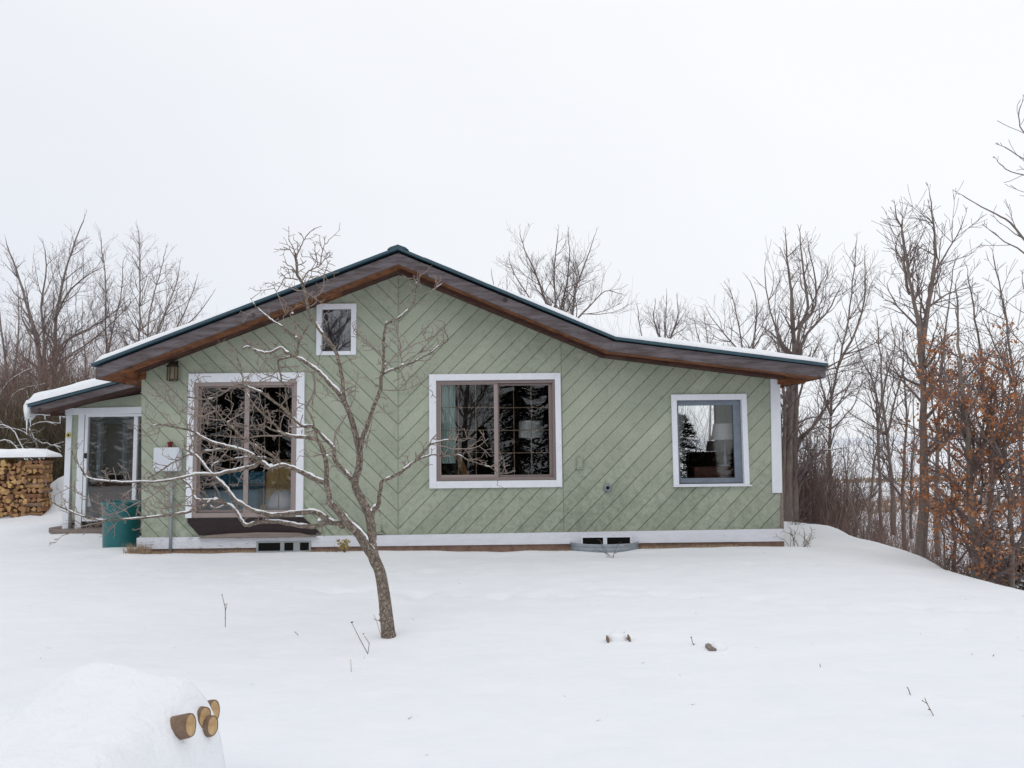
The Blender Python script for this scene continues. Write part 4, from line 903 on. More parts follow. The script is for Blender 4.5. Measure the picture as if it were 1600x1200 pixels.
for bi, (P, ws, we, sn) in enumerate(AP):
    if bi == 0: d0 = DT; drift = 0
    else:
        best = min(ptsall, key=lambda q: (q[0]-P[0][0])**2+(q[1]-P[0][1])**2); d0 = best[2]; 
        drift = rng.uniform(-.28,.28) if len(P) > 3 else rng.uniform(-.15,.15)
        if P[-1][0] < 250: drift = rng.uniform(-.14,.02)
    C = catd(P, ws, we, d0, drift, 5)
    if bi not in (0,1,2) and ws > 2.3: C = [(c[0]+rng.uniform(-.5,.5), c[1]+rng.uniform(-.5,.5), c[2], c[3]*rng.uniform(.9,1.12)) for c in C]
    elif bi: C = [(c[0], c[1], c[2], c[3]*rng.uniform(.95,1.07)) for c in C]
    ptsall += C
    P3 = [at(c[0], c[1], c[2]) for c in C]; rd = [c[3]/2/F*c[2] for c in C]
    if bi == 0:
        P3 = [P3[0]-Vector((0,0,.12))]+P3; rd = [rd[0]*1.15]+rd
        for k in range(3): rd[k] *= (1.12,1.08,1.02)[k]
    (bmk if ws >= 3.4 else btw).tube(P3, rd, 14 if ws > 10 else (9 if ws > 4 else 5))
    # snow lying along the upper side
    if sn > 0:
        run = []; 
        def flush(run):
            if len(run) > 2:
                q = [a for a, b in run]; rr = [b for a, b in run]; rr[0] *= .3; rr[-1] *= .3
                bsn.tube(q, rr, 8, squash=.95)
        for i in range(len(P3)-1):
            t = P3[i+1]-P3[i]; sl = abs(t.z)/max(1e-6, t.length)
            on = sl < .9 and noise.noise(Vector((P3[i].x*7, P3[i].z*7, bi)))+.75*sn-.33-(sl*.25)-(.12 if rd[i] < .006 else 0) > 0
            if on:
                r = rd[i if bi else min(i, len(rd)-1)]; nrm = (Vector((0,0,1))-t.normalized()*t.normalized().z).normalized()
                th = (.36*r+.0026*(.5+sn))*(1+.55*noise.noise(Vector((P3[i].x*16, P3[i].z*16, bi))))
                run.append((P3[i]+nrm*(r*.62+th*.35)+Vector((0,-r*.1,0)), th*(1+.3*noise.noise(P3[i]*14))))
            else: flush(run); run = []
        flush(run)
    # spur twigs
    Lt = sum(math.hypot(C[i+1][0]-C[i][0], C[i+1][1]-C[i][1]) for i in range(len(C)-1))
    s = rng.uniform(3,9)
    acc = 0
    for i in range(1, len(C)):
        dx = C[i][0]-C[i-1][0]; dy = C[i][1]-C[i-1][1]; acc += math.hypot(dx, dy)
        if acc > s:
            acc = 0; w = C[i][3]
            if w > 7: s = rng.uniform(45,90); 
            elif w > 4: s = rng.uniform(13,26)
            else: s = rng.uniform(4,8.5) if C[i][0] < 440 and C[i][1] > 520 else rng.uniform(8,16)
            if w > 9 and rng.random() < .6: continue
            a = math.atan2(-dy, dx); side = rng.choice((-1,1)); ang = a+side*rng.uniform(.5,1.25)
            if math.sin(ang) < -.3 and rng.random() < .6: ang = a-side*rng.uniform(.5,1.2)
            left = C[i][0] < 430
            L = rng.uniform(6,17) if rng.random() < .6 else rng.uniform(15,34 if left else 26)
            twig(C[i][0], C[i][1], C[i][2], ang, L, min(1.9, max(1.2, w*.6)), (2 if L > 13 else 1) if C[i][0] < 440 else 1 if L > 9 else 0, rng)
# crotch snow lumps
for (px, py, s) in ((580,797,7),(586,790,6),(572,842,6),(586,846,5),(500,812,6),(549,741,4),(337,779,6),(424,727,6),(560,699,3),(601,568,3),(629,569,3.5),(463,526,4),(511,711,4),(604,503,3),(457,489,3),(383,602,3)):
    q = min(ptsall, key=lambda q: (q[0]-px)**2+(q[1]-py)**2); c = at(px, py, q[2]); r = s/F*q[2]*.6
    n0 = len(bsn.v); bsn.lathe([(0,-r*.6),(r*.8,-r*.4),(r,0),(r*.75,r*.5),(r*.3,r*.72),(0,r*.75)], c, 10)
    for k in range(n0, len(bsn.v)):
        v = Vector(bsn.v[k]); bsn.v[k] = tuple(v+(v-c)*.35*noise.noise(v*25))
tp = gp(607, 993)
apple = empty('apple_tree', tuple(tp), 'gnarled leafless fruit tree with forked leaning trunk and snowy branches before the house', 'tree')
bmk.build('trunk', APPLE, apple, smooth=True); btw.build('crown', TWIG, apple, smooth=True); tag(bsn.build('branch_snow', SNOWB, apple, smooth=True), kind='stuff')

# ---- generic leafless trees
def limb(mb, p, d, L, r, lvl, rng, upb, dens, tips=None, wob=.16, rmin=.0035, nside=4):
    n = max(3, min(9, int(L/.22)+2)); s = L/n; pts = [p.copy()]; dirs = [d.copy()]
    for k in range(n):
        d = (d+Vector((rng.gauss(0,wob), rng.gauss(0,wob), rng.gauss(0,wob*.6)+upb))).normalized(); pts.append(pts[-1]+d*s); dirs.append(d.copy())
    rad = [max(rmin*.8, r*(1-.78*k/n)) for k in range(n+1)]
    mb.tube(pts, rad, nside if lvl > 1 else 3, cap=False)
    if tips is not None and lvl <= 1: tips += pts[1:]
    if lvl > 0 and r > rmin:
        m = max(3, int(dens*L*(1.25 if lvl > 1 else 2.1)+rng.random()))
        m = min(m, 13)
        for q in range(m):
            t = rng.uniform(.22,1.0); i = min(n-1, int(t*n)); fr_ = t*n-i; pp = pts[i].lerp(pts[i+1], max(0,min(1,fr_)))
            dd = dirs[i+1]; ax = dd.orthogonal().normalized(); ax.rotate(Matrix.Rotation(rng.uniform(0,6.28), 3, dd))
            nd = dd.copy(); nd.rotate(Matrix.Rotation(rng.uniform(.45,.95), 3, ax)); nd.z += .1; nd.normalize()
            limb(mb, pp, nd, L*rng.uniform(.34,.62)*(1.1-t*.45), rad[i]*.55, lvl-1, rng, upb, dens*1.35, tips, wob, rmin, nside)
def tree(name, label, stems, Y, seed, bark_, twm, limbL=2.0, lim=12, start=.3, lvl=2, upb=.07, dens=3.0, drift=.0, group=None, leaves=None, rmin=.0042, angle=(.45,.95), cat_='tree'):
    """stems: [(px polyline, w0, w1)] traced at depth Y"""
    rng = random.Random(seed); tr = MB(); cw = MB(); tips = []
    base = at(*stems[0][0][0], Y)
    for si, (P, w0, w1) in enumerate(stems):
        C = catd(P, w0, w1, Y, rng.uniform(-1,1)*(.3 if si else .05), 3)
        P3 = [at(c[0], c[1], c[2])+Vector((rng.gauss(0,.01),0,0)) for c in C]; rd = [max(.006, c[3]/2/F*c[2]) for c in C]
        if si == 0: P3.insert(0, P3[0]-Vector((0,0,.35))); rd.insert(0, rd[0]*1.15)
        tr.tube(P3, rd, 8)
        tot = sum((P3[i+1]-P3[i]).length for i in range(len(P3)-1)); acc = 0; nl = int(1.6*lim*max(.35, min(1.4, tot/7)))
        marks = sorted(rng.uniform(start if si == 0 else .08, .985) for _ in range(nl)); mi = 0
        for i in range(len(P3)-1):
            seg = (P3[i+1]-P3[i]).length
            while mi < len(marks) and acc+seg >= marks[mi]*tot:
                t = marks[mi]; mi += 1; d0 = (P3[i+1]-P3[i]).normalized(); ax = d0.orthogonal().normalized(); ax.rotate(Matrix.Rotation(rng.uniform(0,6.28), 3, d0))
                nd = d0.copy(); nd.rotate(Matrix.Rotation(rng.uniform(*angle), 3, ax))
                limb(cw, P3[i].copy(), nd, limbL*rng.uniform(.5,1.1)*(1.2-t*.88), rd[i]*.55, lvl, rng, upb, dens, tips, rmin=rmin)
            acc += seg
        limb(cw, P3[-1].copy(), (P3[-1]-P3[-2]).normalized(), limbL*.16, rd[-1], lvl-1, rng, upb, dens, tips, rmin=rmin)
    e_ = empty(name, tuple(base), label, cat_, group)
    tr.build('trunk', bark_, e_, smooth=True); cw.build('crown', twm, e_)
    if leaves:
        lf = MB(); cnt = 0; rng.shuffle(tips)
        for p in tips:
            px, py = proj(p)
            pr_ = leaves(px, py, p)
            if rng.random() > pr_: continue
            for q in range(rng.choice((2,3,4))):
                c = p+Vector((rng.gauss(0,.035), rng.gauss(0,.035), rng.gauss(0,.03)-.03)); s = rng.uniform(.03,.055)
                a = Vector((rng.gauss(0,1), rng.gauss(0,1), rng.gauss(0,.6)-.6)).normalized(); b_ = a.cross(Vector((rng.random()-.5,rng.random()-.5,rng.random()))).normalized(); n_ = a.cross(b_)
                lf.face([c, c+a*s*.5+b_*s*.42, c+a*s*1.2+n_*s*.25]); lf.face([c, c+a*s*1.2+n_*s*.25, c+a*s*.5-b_*s*.42])
        if lf.v: lf.build('dead_leaves', LEAF, e_)
    return e_
# left group behind the porch and woodpile
tree('bare_tree', 'wide spreading leafless tree with two crossing stems, leftmost behind the woodpile', [([(72,770),(73,700),(66,620),(62,560),(52,510),(40,470),(25,420),(12,385)],13,2), ([(85,770),(84,640),(86,560),(88,500),(98,440),(110,400),(122,365),(130,345)],11,1.5), ([(66,620),(70,540),(64,480),(72,430),(70,390)],6,1.5), ([(84,560),(100,535),(125,520),(155,505),(190,478)],4.5,1.2), ([(86,500),(105,460),(130,435),(150,422)],4,1.2), ([(84,600),(105,560),(140,535),(180,500),(212,465)],4,1)], 26, 1, BARKG, TWG, 2.4, 16, .35, dens=3.0)
tree('bare_tree', 'slim straight leafless tree just right of the wide spreading one behind the porch', [([(170,770),(169,640),(167,560),(165,500),(165,440),(160,400),(158,372)],6,1.2), ([(167,560),(180,500),(190,450),(192,410)],3,1)], 27, 2, BARKG, TWG, 2.2, 18, .2)
tree('bare_tree', 'tall slender pale leafless tree rising highest behind the left roof slope', [([(214,770),(215,640),(216,560),(218,500),(219,440),(218,395),(217,362)],7,1.2)], 27.5, 3, BARKP, TWG, 2.6, 24, .2)
tree('bare_tree', 'pale forked leafless tree between the tallest one and the roof edge', [([(231,770),(231,640),(232,560),(231,510),(240,460),(252,420),(258,395)],7,1.2), ([(232,560),(246,520),(262,480),(275,445),(280,420)],4.5,1.2)], 25.5, 4, BARKP, TWG, 2.3, 18, .2)
tree('bare_tree', 'low arching leafless tree leaning right over the left roof slope', [([(215,760),(235,620),(262,540),(285,495),(300,460),(306,440)],5,1.2), ([(250,570),(280,520),(310,490),(330,462)],4,1)], 28, 6, BARKG, TWG, 1.9, 16, .3)
tree('bare_tree', 'thin leafless tree with upright stems at the extreme left edge behind the woodpile', [([(15,770),(13,650),(8,560),(0,500),(-5,440)],8,1.5), ([(13,640),(25,560),(30,500),(28,450)],5,1)], 24, 7, BARKG, TWG, 2.0, 18, .2)
tree('bare_tree', 'thin reddish-grey leafless tree between the woodpile and the porch roof', [([(46,770),(45,650),(46,560),(50,500)],5,1.2), ([(45,650),(30,590),(15,560)],3.5,1)], 23, 8, BARKG, TWG, 1.8, 18, .15)
tree('bare_tree', 'thin grey leafless tree directly above the peak of the porch roof snow', [([(138,770),(137,640),(133,560),(128,510),(130,480)],5,1.2), ([(110,770),(110,650),(108,590),(112,540)],4,1)], 24.5, 9, BARKG, TWG, 1.8, 18, .15)
# behind the roof
tree('bare_tree', 'full rounded leafless tree crown rising behind the middle of the right roof slope', [([(872,720),(872,600),(870,520),(868,470),(866,420),(872,365)],8,1.2), ([(871,520),(855,480),(838,430),(820,390),(812,365)],5,1), ([(872,560),(893,500),(900,450),(915,410),(928,370)],5.5,1), ([(872,550),(850,500),(830,470),(805,430),(795,405)],4,1), ([(890,510),(920,480),(945,455),(965,458)],3.5,1), ([(872,500),(884,450),(890,400),(888,368)],4,1)], 28, 12, BARKD, TWD, 2.2, 15, .35, upb=.10)
tree('bare_tree', 'faint leafless treetop just left of the rounded crown behind the roof', [([(780,720),(779,560),(775,470),(768,430)],4,1), ([(779,560),(790,480),(792,440)],3,1)], 34, 13, BARKG, TWG, 2.0, 12, .4)
tree('bare_tree', 'small rounded leafless tree above the bend in the roof', [([(1040,720),(1040,600),(1040,520),(1042,462)],5,1), ([(1040,550),(1022,500),(1024,475)],3.5,1), ([(1040,545),(1058,500),(1058,470)],3.5,1)], 32, 14, BARKD, TWD, 1.7, 15, .4, upb=.11)
tree('bare_tree', 'narrow leafless treetop left of the small rounded one above the roof bend', [([(1008,720),(1006,560),(1000,510),(996,480)],4,1)], 33, 15, BARKG, TWG, 1.7, 14, .5)
tree('bare_tree', 'loose leafless crown over the right roof slope left of the big clustered tree', [([(1168,720),(1165,600),(1158,530),(1148,480),(1140,452)],6,1.2), ([(1166,600),(1180,520),(1182,470),(1172,440)],4.5,1), ([(1165,560),(1130,520),(1108,490)],3.5,1)], 24, 16, BARKD, TWD, 2.0, 16, .3)
tree('bare_tree', 'thin low leafless crown showing just above the right roof snow', [([(1110,720),(1110,590),(1105,530),(1100,490)],4,1), ([(1110,580),(1092,530),(1085,500)],3,1)], 28, 17, BARKG, TWG, 1.6, 14, .4)
# right group
tree('bare_tree', 'thick-trunked clustered leafless tree standing right behind the right corner of the house', [([(1231,812),(1231,740),(1234,660),(1238,590),(1240,540),(1236,480),(1232,420),(1228,375)],19,2), ([(1240,812),(1241,720),(1243,640),(1243,580),(1248,520),(1262,480),(1256,430),(1250,370)],14,2), ([(1222,800),(1224,720),(1226,640),(1218,560),(1215,500)],10,2), ([(1242,560),(1262,520),(1290,490),(1310,455)],6,1.5), ([(1238,570),(1215,520),(1200,470),(1195,420)],5,1.2), ([(1244,600),(1270,590),(1300,570),(1340,550)],4,1.2), ([(1236,520),(1268,490),(1275,440),(1262,380)],5,1.3)], 17.0, 21, BARKD, TWD, 1.9, 14, .4, dens=3.2)
tree('bare_tree', 'slender leafless tree right of the clustered corner tree, leaning right', [([(1300,800),(1296,700),(1300,620),(1312,560),(1325,500),(1332,440),(1338,380)],7,1.3), ([(1310,570),(1340,510),(1352,450),(1350,400)],4.5,1.2), ([(1298,650),(1280,590),(1275,550)],4,1)], 19, 22, BARKD, TWD, 1.9, 18, .25)
tree('bare_tree', 'thin straight sapling in the gap between the corner tree and the tall forked tree', [([(1375,812),(1374,740),(1370,650),(1366,600),(1345,560),(1335,520)],6,1.2), ([(1371,660),(1385,590),(1398,540),(1392,500)],4,1)], 20, 23, BARKD, TWD, 1.5, 18, .3)
tree('bare_tree', 'straight dark sapling just left of the tall forked tree', [([(1395,812),(1394,760),(1386,680),(1379,620),(1376,560),(1370,500)],8,1.3), ([(1386,680),(1400,620),(1412,570),(1410,520)],4,1)], 18, 24, BARKD, TWD, 1.5, 18, .3)
tree('bare_tree', 'slanting dark sapling rooted on the slope at the edge of the yard', [([(1352,872),(1357,820),(1362,760),(1370,700),(1385,640),(1398,590)],6,1.3)], 13.5, 25, BARKD, TWD, 1.1, 16, .3)
tree('bare_tree', 'leaning sapling crossing low on the slope beside the yard edge', [([(1350,845),(1335,800),(1325,760),(1318,700)],4,1.2)], 15, 26, BARKD, TWD, 1.0, 14, .2)
lv = lambda x0, x1, y0, y1, p: (lambda px, py, q: p*max(0,min(1,(px-x0)/40))*max(0,min(1,(py-y0)/60))*max(0,min(1,(y1-py)/60)) if x0 < px < x1 and y0 < py < y1 else 0)
tree('bare_tree', 'tallest forked leafless tree at the right, its twin stems splitting high above the yard edge', [([(1436,880),(1442,820),(1444,740),(1443,660),(1441,580),(1436,520),(1428,470),(1418,420),(1411,370),(1400,330)],19,2), ([(1441,560),(1446,500),(1454,450),(1460,400),(1458,350),(1454,305)],11,1.5), ([(1420,460),(1412,410),(1410,350)],5,1.2), ([(1455,440),(1475,400),(1495,370),(1505,345)],4,1.2), ([(1443,600),(1420,560),(1395,535)],4,1), ([(1448,500),(1436,460),(1430,410)],4,1), ([(1450,480),(1480,460),(1510,450)],4,1)], 12.0, 31, BARKD, TWD, 1.25, 20, .35, dens=3.8, leaves=lv(1395,1510,500,800,.16))
tree('beech_tree', 'pale-barked beech holding rusty orange leaves at the right edge of the yard', [([(1527,900),(1524,850),(1519,800),(1516,740),(1512,680),(1505,620),(1500,560),(1496,500),(1492,450)],16,2), ([(1516,740),(1540,690),(1552,640),(1558,590),(1566,540)],8,1.5), ([(1514,700),(1490,650),(1478,600),(1474,550)],6,1.3), ([(1520,800),(1500,770),(1470,745)],5,1.2), ([(1518,780),(1550,750),(1585,725)],5,1.2), ([(1516,740),(1528,700),(1538,640),(1530,580)],6,1.2)], 10.6, 32, BARKG, TWD, 1.35, 30, .03, dens=4.2, upb=.0, leaves=lv(1385,1660,440,905,.27))
tree('beech_tree', 'young beech with scattered orange leaves filling the space right of the pale-barked one', [([(1583,925),(1580,860),(1578,790),(1572,720),(1566,650),(1568,580),(1574,520)],9,1.5), ([(1578,790),(1600,720),(1612,660)],6,1.3), ([(1574,730),(1550,680),(1540,630)],5,1.2)], 10.2, 33, BARKD, TWD, 1.2, 28, .04, dens=4.2, upb=.0, leaves=lv(1450,1660,460,925,.24))
tree('beech_tree', 'low slender beech with orange leaves between the forked tree and the pale-barked beech', [([(1492,885),(1490,820),(1484,740),(1480,660),(1474,580),(1470,520)],6,1.3), ([(1488,800),(1510,740),(1522,690)],3.5,1)], 11.6, 34, BARKD, TWD, 1.1, 25, .05, dens=4.2, upb=.0, leaves=lv(1385,1600,480,900,.26))
tree('bare_tree', 'dark leafless trunk close behind the pale-barked beech', [([(1545,850),(1548,780),(1550,700),(1538,620),(1532,540),(1520,480),(1512,430)],11,1.5), ([(1548,740),(1570,660),(1578,600),(1572,530)],6,1.2)], 13.2, 35, BARKD, TWD, 1.5, 20, .25, dens=3.6)
tree('bare_tree', 'slim leafless tree between the tall forked tree and the beech', [([(1462,840),(1463,760),(1466,680),(1470,600),(1478,520),(1484,460),(1492,410)],8,1.3), ([(1466,680),(1455,620),(1458,560)],4,1)], 14.5, 36, BARKD, TWD, 1.5, 20, .25, dens=3.4)
tree('bare_tree', 'dark slender stem just behind the tall forked tree', [([(1412,842),(1411,780),(1414,700),(1416,640),(1412,580),(1405,530)],7,1.3), ([(1425,842),(1424,760),(1428,680),(1424,600)],5,1)], 15.5, 37, BARKD, TWD, 1.5, 18, .25)
tree('bare_tree', 'dense twiggy leafless tree filling the upper right edge beside the beech', [([(1600,880),(1598,760),(1592,660),(1582,580),(1572,500),(1560,440),(1552,400)],9,1.5), ([(1594,680),(1604,600),(1606,520),(1598,440)],7,1.3), ([(1584,600),(1556,540),(1535,500)],5,1)], 12.5, 38, BARKD, TWD, 1.35, 26, .3, dens=4.0, upb=.03)
tree('bare_tree', 'large tree mostly beyond the right edge, its highest bare boughs reaching into the picture', [([(1720,900),(1700,700),(1690,500),(1680,340),(1672,250)],26,8), ([(1690,470),(1650,420),(1610,385),(1578,348),(1557,335),(1525,318),(1505,306)],7,1.2), ([(1690,480),(1640,440),(1600,395),(1570,378),(1548,360)],6,1.2), ([(1686,380),(1640,310),(1610,278),(1580,268),(1562,256)],5,1), ([(1680,330),(1640,270),(1605,250),(1570,230)],4.5,1), ([(1674,270),(1630,225),(1602,210),(1592,190),(1594,165)],4,1)], 9.5, 39, BARKD, TWD, .8, 8, .5, lvl=2, dens=2.4)
tree('beech_tree', 'short young beech with drooping orange leaves on the slope just beyond the snowy crest', [([(1548,905),(1550,850),(1546,800),(1540,745)],4,1.2), ([(1549,870),(1572,830),(1590,790)],2.5,1)], 10.4, 41, BARKD, TWD, .8, 26, .05, dens=5, upb=-.02, leaves=lv(1385,1680,640,930,.40))
tree('beech_tree', 'thin young beech with sparse orange leaves just left of the pale-barked beech foot', [([(1476,885),(1474,840),(1468,790),(1466,740)],3.5,1.2)], 11.4, 42, BARKD, TWD, .8, 24, .05, dens=5, upb=-.02, leaves=lv(1385,1600,600,900,.35))
# winter-brown cedar masses behind the right corner
def cedar(label, px, py, top, Y, wpx, seed, M, n=2600, cat_='evergreen'):
    rng = random.Random(seed); b = at(px, py, Y); t = at(px, top, Y); H = t.z-b.z; Rr = wpx/2/F*Y
    e_ = empty('cedar_tree', tuple(b), label, cat_); m = MB(); m.tube([b-Vector((0,0,.3)), b.lerp(t,.6), t], [.07,.04,.01], 6); m.build('trunk', BARKD, e_)
    c = MB()
    for k in range(n):
        h_ = rng.random()**.8; rr = Rr*(1-h_**1.8)**.6*math.sqrt(rng.random())*1.02*(.8+.35*noise.noise(Vector((h_*5, seed, 0)))); a = rng.uniform(0,6.28)
        p = b+Vector((rr*math.cos(a), rr*math.sin(a), H*(.03+(.95+.25*noise.noise(Vector((a*1.2, seed, 3))))*h_)))
        for q in range(3):
            d = Vector((math.cos(a)*.4+rng.gauss(0,.5), math.sin(a)*.4+rng.gauss(0,.5), rng.uniform(.0,1.4))).normalized()*rng.uniform(.12,.42); s = d.orthogonal().normalized()*rng.uniform(.004,.011)
            c.face([p-s, p+s, p+d])
    c.build('crown', M, e_); return e_
def bush(label, px, py, top, Y, wpx, seed, M, n=40, name='leafless_bush', hv=.75):
    rng = random.Random(seed); b = at(px, py, Y); t = at(px, top, Y); H = t.z-b.z; W = wpx/2/F*Y; e_ = empty(name, tuple(b), label, 'bush'); st = MB(); c = MB()
    for k in range(n):
        a = rng.uniform(0,6.28); q = math.sqrt(rng.random()); p = b+Vector((W*.55*q*math.cos(a), W*.8*q*math.sin(a), -.3)); d = Vector((math.cos(a)*.28*q, math.sin(a)*.28*q, 1)).normalized(); L = (H+.3)*rng.uniform(.45,1)*(1-.2*q)
        pts = [p]; dd = d.copy()
        for i in range(6): dd = (dd+Vector((rng.gauss(0,.07), rng.gauss(0,.07), 0))).normalized(); pts.append(pts[-1]+dd*L/6)
        r0 = rng.uniform(.008,.02); rad = [r0*(1-.75*i/6) for i in range(7)]; st.tube(pts, rad, 4, cap=False)
        for i in range(1, 7):
            for w in range(3):
                ax = dd.orthogonal().normalized(); ax.rotate(Matrix.Rotation(rng.uniform(0,6.28), 3, dd)); nd = dd.copy(); nd.rotate(Matrix.Rotation(rng.uniform(.3,.9), 3, ax))
                limb(c, pts[i].lerp(pts[i-1], rng.random()), nd, H*rng.uniform(.12,.26), rad[i]*.6, 1, rng, .08, 4.0, rmin=.0045)
    st.build('stems', BARKD, e_); c.build('twigs', M, e_)
bush('tall brown leafless bush tangled close behind the clustered corner tree', 1266, 820, 612, 18.5, 80, 1, BROWNC, 46)
bush('broad brown leafless bush right of the tall one behind the house corner', 1305, 820, 650, 19.5, 90, 2, BROWNC, 44)
bush('low dark leafless bush at the right foot of the two brown bushes', 1345, 855, 765, 18.0, 90, 3, BROWNC, 26)
# snowy little conifer bottom right
def spruce(label, px, py, top, Y, wpx, seed):
    rng = random.Random(seed); b = at(px, py, Y); t = at(px, top, Y); H = t.z-b.z; Rr = wpx/2/F*Y
    e_ = empty('small_spruce', tuple(b), label, 'conifer'); m = MB(); m.tube([b-Vector((0,0,.3)), t], [.03,.006], 6); m.build('trunk', BARKD, e_)
    c = MB(); sn = MB()
    for k in range(150):
        h_ = rng.random(); L = Rr*(1-h_)**.8+.05; a = rng.uniform(0,6.28); d = Vector((math.cos(a), math.sin(a), -.15+.3*h_)).normalized(); p = b+Vector((0,0,H*h_))
        for q in range(12):
            s = L*(q+1)/12; cc_ = p+d*s
            for w_ in range(3):
                dd = (d*.5+Vector((rng.gauss(0,.6), rng.gauss(0,.6), rng.gauss(0,.3)))).normalized()*.07; n_ = dd.cross(Vector((0,0,1))).normalized()*.007
                c.face([cc_-n_, cc_+n_, cc_+dd])
            if rng.random() < .35:
                r = rng.uniform(.012,.03); sn.lathe([(0,0),(r,.003),(r*.6,r*.5),(0,r*.6)], cc_+Vector((0,0,.01)), 6)
    c.build('crown', OLIVE, e_); tag(sn.build('branch_snow', SNOWB, e_, smooth=True), kind='stuff')
spruce('small snow-dusted spruce low on the slope at the right edge', 1560, 925, 830, 11.5, 90, 4)
spruce('second tiny snow-dusted spruce half out of the right edge', 1598, 925, 850, 11.0, 60, 5)
# ---- brush thickets
def thicket(name, label, n, area, hrange, M, seed, r=.006, sub=4, lean=.35):
    rng = random.Random(seed); m = MB()
    for k in range(n):
        x, y = area(rng); z = hgt(x, y); H = rng.uniform(*hrange); p = Vector((x, y, z-.05)); a = rng.uniform(0,6.28); d = Vector((math.cos(a)*lean*rng.random(), math.sin(a)*lean*rng.random(), 1)).normalized()
        pts = [p]; ns = 4
        for s in range(ns): d = (d+Vector((rng.gauss(0,.17), rng.gauss(0,.17), 0))).normalized(); pts.append(pts[-1]+d*H/ns)
        m.tube(pts, [r, r*.85, r*.65, r*.5, r*.35], 3, cap=False)
        for q in range(sub):
            i = rng.randrange(1, ns+1); dd = (d+Vector((rng.gauss(0,.7), rng.gauss(0,.7), rng.gauss(.1,.3)))).normalized(); L = H*rng.uniform(.15,.4)
            m.tube([pts[i], pts[i]+dd*L*.5, pts[i]+(dd+Vector((0,0,.25)))*L], [r*.5, r*.4, r*.25], 3, cap=False)
    return tag(m.build(name, M), label, 'brush', kind='stuff')
def a_left(rng):
    y = rng.uniform(20.8, 26); return (rng.uniform(-.72*y, -.35*y), y)
thicket('brush_thicket', 'dense reddish-brown leafless brush behind the woodpile and porch', 3600, a_left, (1.2, 4.4), BRUSH, 1, .008, 7)
def a_left2(rng):
    y = rng.uniform(20.6, 22.5); return (rng.uniform(-.72*y, -.40*y), y)
thicket('undergrowth', 'low olive-brown undergrowth directly behind the woodpile', 3000, a_left2, (.8, 3.0), OLIVE, 2, .010, 8)
def a_r(rng):
    y = rng.uniform(13, 30); x = crest(y)+.7+abs(rng.gauss(0,2.2)); return (x, y)
thicket('slope_brush', 'thin brown brush covering the slope right of the yard', 1500, a_r, (.5, 2.2), BRUSH, 3, .005, 6)
def a_r2(rng):
    y = rng.uniform(14.5, 24); return (y*.44+abs(rng.gauss(0,.9))+rng.uniform(.2,2.2), y)
thicket('dry_grass', 'tan dry grass and canes on the slope below the corner tree', 1300, a_r2, (.25, .75), STRAW, 4, .0035, 3, .7)
def a_r3(rng):
    y = rng.uniform(10, 14); return (crest(y)+.45+abs(rng.gauss(0,.7)), y)
thicket('yard_edge_canes', 'low brown canes along the snowy crest at the right', 520, a_r3, (.2, .6), BRUSH, 5, .004, 5, .6)
def a_r4(rng):
    y = rng.uniform(16, 27); return (max(crest(y)+.6, rng.uniform(.37*y, .72*y)), y)
thicket('slope_saplings', 'grey tangle of thin sapling stems on the slope among the right trees', 230, a_r4, (1.8, 4.2), TWG, 8, .006, 9, .25)
def a_far(rng):
    y = rng.uniform(40, 70); return (rng.uniform(.36*y, .75*y), y)
thicket('valley_brush', 'distant brown brush standing in the snowy valley at the right', 700, a_far, (.8, 2.4), BRUSH, 6, .012, 5, .5)
def a_bk(rng):
    y = rng.uniform(26, 34); return (rng.uniform(-.72*y, .35*y), y)
thicket('woodland_edge', 'hazy grey-brown woodland edge of twigs behind the left trees', 1500, a_bk, (2.5, 5.5), TWG, 7, .008, 6, .3)
# snow-laden arching shrub left of the porch roof
def snowy_shrub(label, px, py, Y, lines, seed):
    rng = random.Random(seed); b = at(px, py, Y); e_ = empty('snowy_shrub', tuple(b), label, 'shrub'); m = MB(); sn = MB()
    for P in lines:
        C = catd(P, 3, 1.4, Y, rng.uniform(-.3,.3), 3); P3 = [at(c[0]+rng.gauss(0,.6), c[1]+rng.gauss(0,.6), c[2]) for c in C]; rd = [max(.008, c[3]/2/F*c[2]) for c in C]
        m.tube(P3, rd, 5); sn.tube([p+Vector((0,-.004,r*.9)) for p, r in zip(P3, rd)], [r*.95 for r in rd], 5)
        for i in range(1, len(P3)-1, 2):
            d = Vector((rng.gauss(0,1), rng.gauss(0,.5), rng.gauss(0,.7))).normalized(); q = [P3[i], P3[i]+d*.15, P3[i]+d*.3+Vector((0,0,rng.gauss(0,.06)))]
            m.tube(q, [.009,.007,.005], 4); sn.tube([a+Vector((0,0,.006)) for a in q], [.008,.007,.005], 4)
    m.build('stems', BARKD, e_, smooth=True); tag(sn.build('branch_snow', SNOWB, e_, smooth=True), kind='stuff')
snowy_shrub('snow-laden arching branches between the woodpile and the porch roof', 60, 790, 20.2, [([(60,790),(50,740),(35,700),(15,668),(-10,664)]),([(60,790),(62,730),(55,690),(30,672),(0,668)]),([(62,790),(75,740),(60,700),(45,672),(62,660),(95,662)]),([(60,780),(60,730),(75,700),(100,692)]),([(45,672),(60,690),(80,695),(96,700)]),([(58,780),(40,720),(15,690),(-8,690)])], 1)
snowy_shrub('snow-dusted branches arching above the far end of the woodpile', 20, 790, 21.2, [([(20,790),(15,700),(10,640),(30,610),(70,600)]),([(20,790),(8,690),(-5,640),(10,600),(50,575)]),([(20,780),(30,700),(40,640),(70,618),(100,612)]),([(15,700),(-5,650),(-15,620)])], 2)
